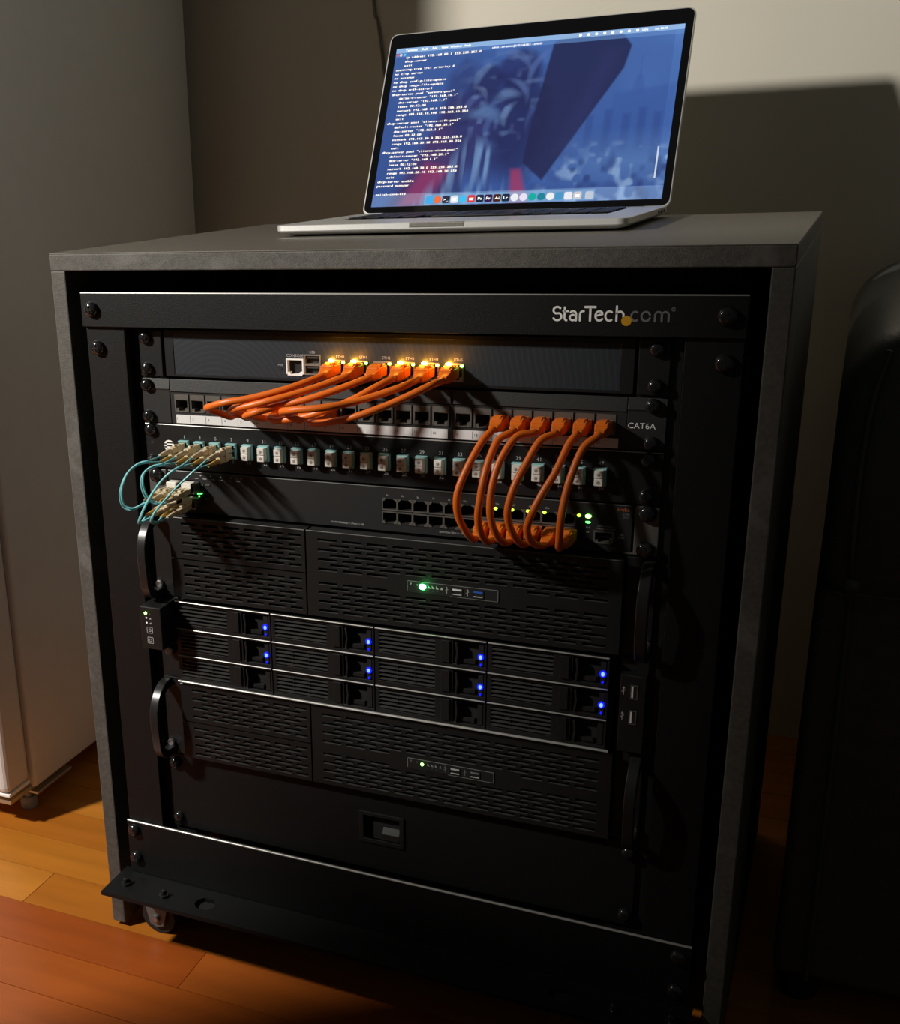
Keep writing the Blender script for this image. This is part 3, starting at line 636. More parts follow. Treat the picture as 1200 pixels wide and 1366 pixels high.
for cz in (-295, -318.5):
    for x in (222.6,): g.box(x-.3, x+.3, -13.2, -13.1, cz-3.4, cz+3); g.add([(x-1.2, -13.2, cz+2.6), (x+1.2, -13.2, cz+2.6), (x, -13.2, cz+4.4)], [(0, 1, 2)]); g.box(x-1.6, x, -13.2, -13.1, cz-.6, cz); g.box(x, x+1.6, -13.2, -13.1, cz+.8, cz+1.4)
    u = G().plate(228.2, 234.4, cz-6.5, cz+6.5, -13.6, -13, [(229, 233.6, cz-5.7, cz+5.7)]).obj('usb_port', K['dullmetal'], ds); G().box(229, 233.6, -13.2, -13.05, cz-5.7, cz+5.7).obj('port_cavity', K['void'], u); G().box(229.2, 230.6, -13.5, -13.1, cz-5.2, cz+5.2).obj('usb_tongue', K['usbwhite'], u)
g.obj('printed_icons', K['dimprint'], ds)
TW, TH = 106.75, 29.0
edge(ds, -216.8, 213, -15.6, -354.2, 1.6, 'bottom_highlight')  # added pale strip paints the bright line below the trays
TM = {}
def tmesh(key, fn, m, bev=0):
    if key not in TM:
        o = fn().obj(key, K[m], None, pivot=(0, 0, 0), bevel=bev); TM[key] = o
        COL.objects.unlink(o)
    return TM[key]
def tl(key, fn, m, parent, pos, nm=None, bev=0):
    o = tmesh(key, fn, m, bev).copy(); o.name = nm or key; COL.objects.link(o); place(o, parent, pos); return o
for r in range(3):
    for c in range(4):
        x0 = -216.6+c*TW+.5; x1 = x0+TW-1.0; zt = -266.9-r*TH-.6; zb = zt-TH+1.0; w = x1-x0; h = zt-zb
        org = (x0, -12, zt)
        def frame():
            g = G(); g.plate(0, w, -h, 0, 0, 7, [(4, 58, -h+4.5, -3.5), (75, w-2.0, -h+3.0, -2.5)]); g.box(0, w, -1.4, 0, -1.3, 0); g.box(64, 72, -1.6, 0, -h+4, -3); return g
        t = tl('drive_tray', frame, 'server', ds, org, bev=.3)
        tl('tray_edge_highlight', lambda: G().prism([(.9-.9*math.cos(math.pi*k/8), .9*math.sin(math.pi*k/8)) for k in range(9)], 'x', .4, w-.4), 'edge', t, (org[0], org[1]-1.6, org[2]-.2))
        tl('tray_recess', lambda: G().box(1, w-1, 7, 14, -h+1, -1), 'void', t, org)
        for k in range(5): tl('louvre', lambda: G().box(4, 58, -.1, 6, -.55, .55), 'slat', t, (org[0], org[1], zt-5.6-k*4.0), 'louvre')
        if r > 0: tl('louvre_rib', lambda: G().box(0, .9, .6, 3, -h+5, -4), 'server', t, (x0+21, -12, zt)); tl('louvre_rib', None, 'server', t, (x0+38, -12, zt))
        tl('latch_lever', lambda: G().prism([(0, -h+4), (1.2, -h/2), (0, -4), (2, -4), (3.0, -h/2), (2, -h+4)][::-1], 'y', -1.5, 6).box(6, 18, 2, 6, -h+4, -h+8), 'handle', t, (x0+77, -12, zt), bev=.3)
        tl('light_pipe', lambda: G().box(0, 4.5, .5, 6, -h+4, -4), 'dark', t, (x0+w-7.5, -12, zt))
        if r < 2:
            led(x0+w-5.2, zt-15.0, -12, ds, 'led_bluesm', 6.0, 6.6, .7, 'led_halo'); led(x0+w-5.2, zt-15.0, -12.5, ds, 'led_blue', 3.0, 3.8, 1.2, 'drive_led'); led(x0+w-5.2, zt-22.8, -12, ds, 'led_bluesm', 1.8, 2.8, .6, 'drive_led_glow')  # emissive discs painted as the halo round each LED and its reflection

# unit 11-12: drawer
dr = thing('rack_drawer', 'black two-unit rack drawer with a recessed latch, lowest in the rack', 'drawer', (0, 200, -533))
bodies(dr, -531.5, -445.4, 3, 330)
df = G().plate(-241, 241, -532.6, -445.2, -3, 0, [(-22, 19.5, -500, -470.4)]).obj('drawer_front', K['powder'], dr, bevel=.5)
for x in (-238+4, 234):
    for z in (-456, -521): screw(x, z, -3, dr)
lt = G().plate(-24.5, 22, -502.5, -468, -4.6, -3.05, [(-20, 17.5, -498, -472)]).obj('latch_frame', K['server'], dr, bevel=.4)
G().box(-22, 19.5, 2, 2.9, -500, -470.4).obj('latch_recess', K['void'], lt); G().box(-1, 17, -4, 1, -496.6, -490).prism([(-4, -490), (1, -484), (1, -490)], 'x', -1, 17).obj('latch_paddle', K['handle'], lt, bevel=.4)

# ---------------------------------------------------------------- network cables
def plug(parent, pos, ribs=False, nose=None):
    """snagless plug; pos = centre on the jack face, points to -y"""
    x, y, z = pos; g = G()
    g.box(x-5.9, x+5.9, y-16, y-.2, z-4.5, z+4.5)
    # tapering boot
    sec = [(5.9, -16, -5.2, 4.6), (5.4, -20, -5.0, 3.6), (4.2, -25, -4.6, 1.6), (3.9, -29, -4.4, .8)]
    vs = []; fs = []
    for hw, yy, zb, zt in sec: vs += [(x-hw, y+yy, z+zb), (x+hw, y+yy, z+zb), (x+hw, y+yy, z+zt), (x-hw, y+yy, z+zt)]
    for i in range(3):
        for k in range(4): fs.append((4*i+k, 4*i+4+k, 4*i+4+(k+1)%4, 4*i+(k+1)%4))
    fs += [(0, 1, 2, 3), (15, 14, 13, 12)]
    g.add(vs, fs)
    p = g.obj('plug', K['orangeboot'], parent, bevel=.7)
    h = G().prism([(y-3, z+4.4), (y-3, z+5.6), (y-15, z+7.2), (y-20, z+5.2), (y-20, z+3.4), (y-15, z+4.4)], 'x', x-3.2, x+3.2)
    h.prism([(y-15, z+6.2), (y-21, z+4.6), (y-21, z+3.0), (y-15, z+4.4)], 'x', x-5, x+5).obj('latch_hood', K['orangeboot'], p, bevel=.5)
    if ribs:
        q = G()
        for k in range(4): q.box(x-5.2+.4*k, x+5.2-.4*k, y-18.2-2.6*k, y-17.0-2.6*k, z-5.4, z+4.4-1.1*k)
        q.obj('strain_relief', K['orangeboot'], p)
        G().box(x-5.2, x+5.2, y-9, y-.4, z+4.5, z+6.4).obj('clear_nose', K['nose'], p, bevel=.4)
    return p
CR = 3.05
def cable(name, label, group, A, mid, B, ribs=False):
    t = thing(name, label, 'cable', (A[0], A[1]-20, min(A[2], B[2])-10), group)
    plug(t, A, ribs); plug(t, B)
    p0 = (A[0], A[1]-24, A[2]-2); p1 = (B[0], B[1]-24, B[2]-2)
    pts = catmull([p0, (A[0]-.6, A[1]-31, A[2]-2.6)]+mid+[(B[0]-.6, B[1]-31, B[2]-2.6), p1], 8)
    G().tube(pts, CR, 12).obj('cord', K['orange'], t, smooth=True); return t
LONG = [
 [(104.1,-42,-78.9),(97.2,-54,-95.3),(91.1,-62,-113.8),(89.7,-64,-127.3),(91.4,-62,-140.5),(95.4,-56,-152.6),(96.6,-44,-162.0)],
 [(117.7,-42,-76.9),(113.9,-52,-88.5),(111.5,-62,-104.8),(109.9,-66,-120.7),(108.3,-66,-136.6),(109.3,-60,-151.7),(111.0,-48,-162.3)],
 [(131.7,-42,-74.2),(122.5,-54,-91.1),(118.4,-62,-110.5),(118.0,-66,-128.2),(119.6,-64,-142.5),(123.2,-58,-154.8),(125.5,-47,-162.2)],
 [(151.0,-42,-76.2),(142.6,-54,-94.1),(136.6,-62,-109.1),(132.7,-66,-127.0),(133.1,-64,-140.0),(136.7,-58,-152.6),(139.5,-47,-161.8)],
 [(173.0,-42,-79.1),(167.0,-54,-97.3),(158.3,-62,-114.8),(151.5,-66,-131.0),(147.6,-62,-144.3),(149.0,-56,-155.1),(152.2,-46,-162.1)],
 [(185.3,-42,-79.6),(179.7,-52,-96.9),(176.2,-58,-114.5),(174.3,-62,-131.9),(173.2,-60,-145.4),(172.0,-55,-155.6),(170.0,-46,-162.4)]]
WHERE = ['outermost left', 'second from the left', 'third from the left', 'third from the right', 'second from the right', 'outermost right']
for i in range(6):
    cable('network_cable', 'orange cable looping from patch panel down to switch, %s of six' % WHERE[i], 'long orange cables from patch panel to switch',
          (PX[18+i], -2.6, -69.5), LONG[i], (97.2+14.5*i, -2.4, -163.4))
FAN = [
 [(-63.2,-52,-40.6),(-93.2,-64.6,-48.0),(-115.6,-69,-51.8),(-133.5,-64,-57.0),(-142.5,-55,-61.0),(-138.2,-44,-66.5)],
 [(-50.5,-54,-43.0),(-75.0,-66,-49.2),(-96.6,-67,-54.9),(-113.5,-62,-59.4),(-119.5,-52,-64.0),(-116,-42,-68)],
 [(-20,-47,-40.9),(-44.0,-56.6,-48.4),(-68.8,-60.4,-54.6),(-88.3,-68,-59.7),(-102.2,-60,-64.6),(-102.1,-46,-68.1)],
 [(13.0,-44,-38.2),(-4.7,-54,-47.9),(-24.0,-60,-55.7),(-50.2,-58.2,-64.3),(-74.4,-54.5,-68.6),(-83,-49,-67.8),(-81,-42,-68)],
 [(36.2,-48,-36.7),(5.9,-62,-46.3),(-18.6,-77,-50.4),(-43.8,-80.6,-52.9),(-59.0,-73,-56.0),(-65.4,-61,-59.9),(-65.0,-47,-63.5)],
 [(59.4,-46,-35.5),(32.0,-58,-48.4),(5.3,-66,-58.4),(-20.9,-64,-65.4),(-42.2,-54,-69.4),(-46.0,-42,-70.5)]]
for i in range(6):
    cable('network_cable', 'orange cable plugged in firewall port ETH%d, bending left to the patch panel' % i, 'short orange cables from firewall to patch panel',
          (ETH[i]-1.5, -1.6, -30.6), FAN[i], (PX[4+i], -2.6, -69.5), True)

# ---------------------------------------------------------------- fibre cords and transceivers
def lc(parent, x, y, z, upright):
    """duplex connector: two latching plugs with boots, pointing to -y"""
    for s in (1, -1):
        dx, dz = (0, s*3.25) if upright else (s*3.25, 0)
        cx, cz = x+dx, z+dz; g = G()
        g.box(cx-2.6, cx+2.6, y-25, y-1, cz-2.7, cz+2.5)
        g.prism([(y-3, cz+2.4), (y-18, cz+4.4), (y-19, cz+3.6), (y-7, cz+2.4)], 'x', cx-1.2, cx+1.2)
        c = g.obj('fibre_connector', K['beige'], parent, bevel=.5)
        b = G().rev([(2.4, -25), (2.2, -29), (2.5, -29.4), (2.1, -36), (1.4, -44)], (cx, y, cz), 'y', 10)
        b.obj('connector_boot', K['gold'] if s < 0 else K['beige'], c, smooth=40)
    if upright: G().box(x-3.2, x+3.2, y-16, y-10, z-6.4, z+6.4).obj('duplex_clip', K['beige'], parent, bevel=.5)
    else: G().box(x-6.4, x+6.4, y-16, y-10, z-3.1, z+3.1).obj('duplex_clip', K['beige'], parent, bevel=.5)
SF = [(SFPX[0], SFPZ[0]), (SFPX[1], SFPZ[0]), (SFPX[0], SFPZ[1]), (SFPX[1], SFPZ[1])]
SN = ['upper left', 'upper right', 'lower left', 'lower right']
for (x, z), n in zip(SF, SN):
    t = thing('transceiver', 'small metal transceiver in the %s slot at the left end of the switch' % n, 'transceiver', (x, -6, z-5), 'transceivers in the switch')
    G().plate(x-6.7, x+6.7, z-5, z+5, -13, 20, [(x-6, x-.4, z-3.2, z+2.6), (x+.4, x+6, z-3.2, z+2.6)]).obj('body', K['dullmetal'], t, bevel=.3)
    G().box(x-5.4, x+5.4, -16, -8, z+5.1, z+6.6).box(x-5.4, x+5.4, -17.6, -16, z+1.5, z+6.6).obj('bail_latch', K['cap'], t, bevel=.7)
FIB = [
 ([(-202,-66,-111.0),(-209,-70,-112.6),(-217,-74,-118.5),(-223,-76,-128),(-227.5,-76,-141),(-226.6,-74,-152.5),(-219.5,-71,-156.2),(-211,-66,-152.5)]),
 ([(-186.5,-66,-112.5),(-195,-71,-114.5),(-202.3,-74,-120.5),(-204.5,-74,-131),(-202.5,-72,-142),(-197.5,-68,-148.5)]),
 ([(-168,-64,-113.6),(-174,-70,-117),(-184,-74,-126),(-195.5,-76,-141),(-204.8,-76,-156),(-210.6,-74,-166.5),(-211.5,-69,-169.0)]),
 ([(-151,-64,-114.4),(-156,-69,-119.0),(-171,-73,-133),(-186.5,-75,-149),(-195,-74,-159),(-198.8,-71,-166.5),(-195.5,-66,-168.5)])]
for i, mid in enumerate(FIB):
    x0, z0 = FX[i], -111.7; x1, z1 = SF[i]
    t = thing('fibre_cable', 'aqua fibre cable plugged in fibre panel adapter %d, looping to the %s transceiver' % (2*i+1, SN[i]), 'cable', (x0, -40, -170), 'aqua fibre cords beside the left ear')
    lc(t, x0, -6, z0, True); lc(t, x1, -17, z1, False)
    for s in (1, -1):
        pts = catmull([(x0, -46, z0+3.25*s), (x0-.5, -54, z0+2.2*s)]+[(p[0]+1.15*s, p[1]-.35*s, p[2]+1.0*s) for p in mid]+[(x1+2.4*s, -64, z1-1), (x1+3.25*s, -57, z1)], 8)
        G().tube(pts, .92, 8).obj('fibre_strand', K['aqua'], t, smooth=True)

# ---------------------------------------------------------------- laptop
lp = thing('laptop', 'open silver laptop with a black-framed lit screen on the cabinet top', 'laptop', (-4.5, 300, ZT))
bx0, bx1, by0, by1, bz0, bz1 = -181.5, 172.5, 180.0, 427.0, ZT+1.6, ZT+11.6
def rrect(x0, x1, y0, y1, r, n=6):
    out = []
    for cx, cy, a0 in ((x1-r, y0+r, -90), (x1-r, y1-r, 0), (x0+r, y1-r, 90), (x0+r, y0+r, 180)):
        for k in range(n+1): a = math.radians(a0+90*k/n); out.append((cx+r*math.cos(a), cy+r*math.sin(a)))
    return out
g = G(); n_ = 28; rings = [(12, bz0), (4, bz0+1.5), (.6, bz0+3.6), (0, bz0+4.6), (0, bz1-.5), (.5, bz1)]
vs = []
for ins_, z in rings: vs += [(x, y, z) for x, y in rrect(bx0+ins_, bx1-ins_, by0+ins_, by1-ins_, max(2, 10-ins_*.5))]
fs = [tuple(range(n_-1, -1, -1)), tuple((len(rings)-1)*n_+k for k in range(n_))]
for i in range(len(rings)-1):
    for k in range(n_): fs.append((i*n_+k, i*n_+(k+1)%n_, (i+1)*n_+(k+1)%n_, (i+1)*n_+k))
g.add(vs, fs); base = g.obj('base', K['alu'], lp, smooth=30)
G().box(-36, 20, by0-.25, by0+6, bz1-4.8, bz1+.12).obj('opening_notch', K['dullmetal'], base, bevel=.8)
G().prism(rrect(-57, 48, by0+8, by0+82, 3), 'z', bz1-.2, bz1+.15).obj('trackpad', K['alu'], base)
for x in (bx0+30, bx1-30):
    for y in (by0+30, by1-30): G().rev([(8, 0), (8, 2.2)], (x, y, ZT-.1), 'z', 14).obj('rubber_foot', K['rubber'], base)
G().box(bx0+36, bx1-36, by0+96, by1-24, bz1-.3, bz1+.06).obj('key_well', K['bezel'], base)
km = None
for r in range(6):
    nk = 14 if r else 14
    for k in range(nk):
        if r == 5 and 4 <= k <= 8: continue
        p = (bx0+46+k*20.0, by1-36-r*18.3, bz1+.7)
        if km is None: km = G().box(-8.3, 8.3, -7.6, 7.6, -.7, .7).obj('key', K['key'], base, pivot=(0, 0, 0), bevel=.6, seg=1); place(km, base, p)
        else: inst(km, p, base)
sb = G().box(-44, 52, -7.6, 7.6, -.7, .7).obj('space_bar', K['key'], base, pivot=(0, 0, 0), bevel=.6); place(sb, base, (-6, by1-36-5*18.3, bz1+.7))
for y, w in ((by1-30, 5), (by1-48, 8), (by1-66, 6)): G().box(bx1-.6, bx1+.12, y-w, y+w, bz1-5.2, bz1-2.4).obj('side_port', K['void'], base)
# lid: built flat in its own frame (a across, b up, c out of the glass), then leaned back
HY, HZ = 428.0, 79.0; LA = math.atan2(108, 208); LX = -4.25
def lid3(a, b, c): return (LX+a, HY+b*math.sin(LA)-c*math.cos(LA), HZ+b*math.cos(LA)+c*math.sin(LA))
def lidobj(g, nm, m, parent, smooth=False):
    g.v = [lid3(*p) for p in g.v]; return g.obj(nm, m, parent, smooth=smooth)
def slab(a0, a1, b0, b1, r, c0, c1, ins=.6):
    g = G(); vs = []; rg = [(ins, c0), (0, c0+ins), (0, c1-ins), (ins, c1)]
    for q, c in rg: vs += [(x, y, c) for x, y in rrect(a0+q, a1-q, b0+q, b1-q, r)]
    fs = [tuple(range(n_-1, -1, -1)), tuple(3*n_+k for k in range(n_))]
    for i in range(3):
        for k in range(n_): fs.append((i*n_+k, i*n_+(k+1)%n_, (i+1)*n_+(k+1)%n_, (i+1)*n_+k))
    return g.add(vs, fs)
lid = lidobj(slab(-178.0, 178.0, 2, 235.5, 9, -5.2, 0, .7), 'lid', K['alu'], lp, 30)
lidobj(slab(-176.4, 176.4, 4, 233.9, 8, -.2, .35, .1), 'glass_bezel', K['bezel'], lid)
lidobj(G().rev([(4.2, -150), (4.2, 150)], (0, 0, 0), 'x', 14).add([], []), 'hinge_barrel', K['bezel'], lid)
A0, A1, B0, B1 = -167.5, 168.2, 11.6, 215.4
def paint(nx, ny):
    U, V = np.meshgrid((np.arange(nx)+.5)/nx, (np.arange(ny)+.5)/ny); asp = (A1-A0)/(B1-B0)
    def lin(c): c = np.array(c)/255.; return np.where(c < .04045, c/12.92, ((c+.055)/1.055)**2.4)
    def noise(sx, sy, seed):
        r = np.random.default_rng(seed).random((sy+2, sx+2)); x = U*sx; y = V*sy; i = x.astype(int); j = y.astype(int); fx = x-i; fy = y-j; fx = fx*fx*(3-2*fx); fy = fy*fy*(3-2*fy)
        return (r[j, i]*(1-fx)+r[j, i+1]*fx)*(1-fy)+(r[j+1, i]*(1-fx)+r[j+1, i+1]*fx)*fy
    im = np.zeros((ny, nx, 3))
    def over(mask, col): im[:] = im*(1-mask[..., None])+lin(col)*mask[..., None]
    def sm(d, w): return np.clip(.5-d/w, 0, 1)
    def poly(pts, w=.02):
        d = np.full(U.shape, -9.); n = len(pts)                      # convex polygon distance
        for k in range(n):
            x0, y0 = pts[k]; x1, y1 = pts[(k+1) % n]; ex, ey = (x1-x0)*asp, y1-y0; l = math.hypot(ex, ey); d = np.maximum(d, ((U-x0)*asp*ey-(V-y0)*ex)/l)
        return sm(d, w)
    def ell(cx, cy, rx, ry, w=.25): return sm(np.hypot((U-cx)/rx, (V-cy)/ry)-1, w)
    over(np.ones_like(U), (52, 84, 150)); over(np.clip(V*1.1-.1, 0, 1)*.7, (72, 112, 178)); over(np.clip((U-.6)*1.4, 0, 1)*np.clip(V*1.3-.25, 0, 1)*.8, (88, 128, 190))
    over(noise(9, 6, 1)*.35, (40, 66, 128))
    # far buildings and a thin tower on the right
    over(poly([(.80, .30), (1.0, .30), (1.0, .66), (.80, .62)], .03)*.55, (52, 84, 150)); over(poly([(.855, .6), (.90, .6), (.888, .72), (.868, .72)], .02)*.6, (56, 86, 150)); over(poly([(.874, .70), (.882, .70), (.879, .84), (.877, .84)], .012)*.6, (58, 88, 152))
    for k, x in enumerate((.72, .78, .84, .89, .94)): over(poly([(x, .28), (x+.025, .28), (x+.025, .5+.03*(k % 2)), (x, .5+.03*(k % 2))], .02)*.5, (40, 66, 128))
    # mist and a crowd of small pale shapes, lower right
    over(np.clip(1-np.abs(V-.22)/.2, 0, 1)*np.clip((U-.5)*3, 0, 1)*.5, (96, 134, 186)); cr = noise(46, 30, 3)*noise(24, 12, 4)
    over(np.clip(cr*3.2-.9, 0, 1)*np.clip((U-.52)*5, 0, 1)*np.clip((.36-V)*9, 0, 1)*.8, (136, 166, 206)); cr2 = noise(40, 22, 8)
    over(np.clip(cr2*2.6-1.3, 0, 1)*np.clip((U-.5)*5, 0, 1)*np.clip((.32-V)*8, 0, 1)*.7, (30, 48, 104))
    # loose dark drapery in the middle, red cloth at lower left
    over(poly([(.06, .0), (.25, .0), (.42, .52), (.34, .68), (.24, .66)], .07)*.85, (70, 34, 84)); over(poly([(.10, 0), (.19, 0), (.27, .22), (.18, .26)], .05)*.8, (150, 46, 92))
    over(poly([(.20, .50), (.28, .46), (.31, .86), (.27, .90), (.22, .80)], .05)*.55, (34, 38, 88)); over(ell(.40, .50, .15, .34, .4)*.85, (34, 44, 98)); over(ell(.36, .76, .055, .09, .3)*.8, (28, 36, 80)); over(ell(.47, .80, .075, .13, .3)*.8, (32, 40, 92)); over(ell(.50, .48, .09, .34, .5)*.8, (26, 32, 76))
    for (x, y, a, l, w, c) in ((.33, .80, 1.0, .08, .016, (104, 132, 182)), (.27, .85, .5, .06, .012, (70, 92, 150)), (.46, .90, -.5, .09, .014, (96, 120, 174)), (.52, .83, 1.1, .11, .012, (88, 112, 168)), (.43, .66, .3, .07, .02, (112, 142, 190)), (.37, .56, -.2, .10, .026, (98, 138, 186)), (.44, .55, 1.2, .06, .014, (120, 150, 196)), (.38, .47, 1.4, .09, .012, (74, 98, 150)), (.31, .63, .9, .08, .014, (84, 104, 156)), (.55, .60, .9, .13, .012, (70, 90, 146)), (.49, .70, -.9, .08, .012, (92, 116, 170)), (.57, .72, -.6, .07, .010, (86, 106, 160)), (.35, .69, -.8, .05, .010, (120, 136, 180))):
        ca_, sa_ = math.cos(a), math.sin(a); dx, dy = (U-x)*asp, (V-y); p_ = dx*ca_+dy*sa_; q_ = -dx*sa_+dy*ca_; over(sm(np.hypot(p_/l, (q_+.3*p_*p_/l)/(w*1.5))-1, .9)*.5, c)
    st = noise(70, 4, 6); over(np.clip(st*2.4-.9, 0, 1)*poly([(.17, 0), (.47, 0), (.42, .34), (.33, .40)], .08)*.8, (116, 152, 196)); over(np.clip(noise(48, 5, 16)*2.4-1.3, 0, 1)*poly([(.17, 0), (.47, 0), (.42, .34), (.33, .40)], .08)*.7, (30, 44, 92))
    over(np.clip(noise(34, 26, 9)*2.6-1.6, 0, 1)*ell(.43, .64, .16, .28, .4)*.55, (104, 130, 180)); over(np.clip(noise(30, 22, 19)*2.6-1.5, 0, 1)*ell(.43, .62, .17, .32, .4)*.5, (20, 26, 62)); over(poly([(.50, 0), (.56, 0), (.52, .2), (.49, .2)], .03)*.8, (156, 50, 86))
    # one large dark leaning slab
    over(poly([(.60, .13), (.525, .24), (.535, .45), (.575, .95), (.60, .985), (.80, .985), (.838, .90), (.822, .77)][::-1], .012)*.93, (26, 27, 62)); over(poly([(.645, .30), (.67, .28), (.79, .86), (.76, .86)], .12)*.25, (58, 62, 110))
    # terminal window tint and bars
    over(((U < .975) & (V > .075)).astype(float)*.20, (28, 40, 96)); over(((V > .075) & (V < .98) & (U < .33))*.12, (20, 28, 80))
    over((V > .972)*.75, (150, 186, 226)); over(((V > .945) & (V <= .972))*.5, (92, 132, 190)); over(((V < .075) & (V > .0))*.25, (150, 180, 216))
    over(((U > .966) & (U < .972) & (V > .12) & (V < .30))*.7, (220, 230, 240)); over((np.abs(V-.035) < .032)*((U > .197) & (U < .785))*.35, (140, 190, 226))
    for x, c in ((.008, (200, 90, 100)), (.020, (220, 210, 220)), (.034, (90, 190, 230))): over(ell(x, .958, .005, .0085, .4), c)
    return im
nx, ny = 380, 234; im = paint(nx, ny)
g = G()
gx = [A0+(A1-A0)*i/nx for i in range(nx+1)]; gy = [B0+(B1-B0)*j/ny for j in range(ny+1)]
g.v = [(x, y, .45) for y in gy for x in gx]; g.f = [(j*(nx+1)+i, j*(nx+1)+i+1, (j+1)*(nx+1)+i+1, (j+1)*(nx+1)+i) for j in range(ny) for i in range(nx)]
def vcol_mat(nm, s):
    m = bpy.data.materials.new(nm); m.use_nodes = True; N = m.node_tree.nodes; b = N['Principled BSDF']; a = N.new('ShaderNodeVertexColor'); a.layer_name = 'picture'
    b.inputs['Base Color'].default_value = (.01, .01, .01, 1); b.inputs['Roughness'].default_value = .12; m.node_tree.links.new(a.outputs[0], b.inputs['Emission Color']); b.inputs['Emission Strength'].default_value = s; return m
scr_ = lidobj(g, 'screen', vcol_mat('lit_screen', 1.15), lid)
at_ = scr_.data.color_attributes.new('picture', 'FLOAT_COLOR', 'CORNER'); buf = np.ones((nx*ny, 4, 4), np.float32); buf[:, :, :3] = im.reshape(-1, 1, 3); at_.data.foreach_set('color', buf.ravel())
LINES = ['    ip address 192.168.80.1 255.255.255.0', '    dhcp-server', '    exit', 'spanning-tree Trk1 priority 4', 'no tftp server', 'no autorun', 'no dhcp config-file-update', 'no dhcp image-file-update', 'no dhcp tr69-acs-url',
 'dhcp-server pool "servers-pool"', '    default-router "192.168.10.1"', '    dns-server "192.168.1.1"', '    lease 00:12:00', '    network 192.168.10.0 255.255.255.0', '    range 192.168.10.100 192.168.10.254', '    exit',
 'dhcp-server pool "clients-wifi-pool"', '    default-router "192.168.30.1"', '    dns-server "192.168.1.1"', '    lease 00:12:00', '    network 192.168.30.0 255.255.255.0', '    range 192.168.30.10 192.168.30.254', '    exit',
 'dhcp-server pool "clients-wired-pool"', '    default-router "192.168.20.1"', '    dns-server "192.168.1.1"', '    lease 00:12:00', '    network 192.168.20.0 255.255.255.0', '    range 192.168.20.10 192.168.20.254', '    exit', 'dhcp-server enable', 'password manager', '', 'switch-core-01#']
K['scrtext'] = em('screen_text', (1.0, .93, .78), 1.1); K['scrtext2'] = em('screen_bar_text', (1, 1, 1), .9)
g = G(); CWD = 2.55; LH = 5.33
def ltext(g, s, a, b, h, c=.62, fit=None):
    vs, fs = glyphs(s); k = h/.70
    if not vs: return
    w0 = min(v[0] for v in vs); w1 = max(v[0] for v in vs); xs = 1 if fit is None else min(1.35, fit/((w1-w0)*k))
    off = (w0+w1)/2 if fit else w0
    g.add([(a+(v[0]-off)*k*xs, b+v[1]*k, c) for v in vs], fs)
for i, ln in enumerate(LINES):
    for j, ch in enumerate(ln):
        if ch != ' ': ltext(g, ch, A0+3.0+(j+.5)*CWD, B1-13.6-i*LH, 2.75, fit=CWD*.86 if ch not in '.:-"1ijlt' else None if False else CWD*.6)
lidobj(g, 'terminal_text', K['scrtext'], scr_)
g = G()
for k, (w, x) in enumerate(zip(['Terminal', 'Shell', 'Edit', 'View', 'Window', 'Help'], (12, 32, 46, 57, 68, 86))): ltext(g, w, A0+x, B1-4.6, 2.9)
for x in (222, 231, 240, 249, 258, 267, 276, 285): g.prism([(A0+x+1.6*math.cos(t), B1-3.2+1.6*math.sin(t)) for t in [2*math.pi*q/8 for q in range(8)]], 'z', .55, .6)
ltext(g, '100%', A0+290, B1-4.4, 2.4); ltext(g, 'Sun 22:38', A0+304, B1-4.4, 2.4); ltext(g, 'admin - ssh admin@192.168.80.1 - 204x55', A0+120, B1-10.2, 2.4)
lidobj(g, 'menu_bar_text', K['scrtext2'], scr_)
DK = [(60, 170, 235), (240, 110, 60), (30, 34, 60), (225, 232, 240), (60, 190, 240), (220, 60, 70), (10, 34, 60), (50, 10, 70), (70, 26, 4), (10, 34, 60), (236, 238, 244), (232, 224, 244), (10, 170, 160), (20, 130, 150), (238, 240, 240), (70, 150, 200), (235, 235, 245), (205, 205, 210), (190, 200, 215)]
TX = {6: 'Ps', 7: 'Pr', 8: 'Ai', 9: 'Lr', 2: '>_'}
g = G(); cl = []; gt = G(); w_ = 9.2
for k, c in enumerate(DK):
    a = A0+72+k*10.15+(3 if k == 18 else 0); n0 = len(g.f); rd = k in (1, 4, 10, 11, 12, 13, 14)
    g.add([(x, y, .56) for x, y in rrect(a-w_/2, a+w_/2, B0+2.2, B0+2.2+w_, w_/2-.05 if rd else 2.0, 4)], [tuple(range(20))]); cl += [c]
    if k in TX: ltext(gt, TX[k], a, B0+5.2, 3.2, .66, fit=6.0)
    elif k in (3, 5, 17): gt.add([(a-2.4, B0+5, .66), (a+2.4, B0+5, .66), (a+2.4, B0+5.8, .66), (a-2.4, B0+5.8, .66), (a-2.4, B0+7, .66), (a+2.4, B0+7, .66), (a+2.4, B0+7.8, .66), (a-2.4, B0+7.8, .66)], [(0, 1, 2, 3), (4, 5, 6, 7)])
ob = lidobj(g, 'dock_icons', vcol_mat('lit_icons', 1.0), scr_); ca = ob.data.color_attributes.new('picture', 'FLOAT_COLOR', 'CORNER')
for p, c in zip(ob.data.polygons, cl):
    for li in p.loop_indices: ca.data[li].color = tuple(((v/255+.055)/1.055)**2.4 if v > 10 else v/3294 for v in c)+(1,)
lidobj(gt, 'dock_icon_text', K['scrtext2'], scr_)

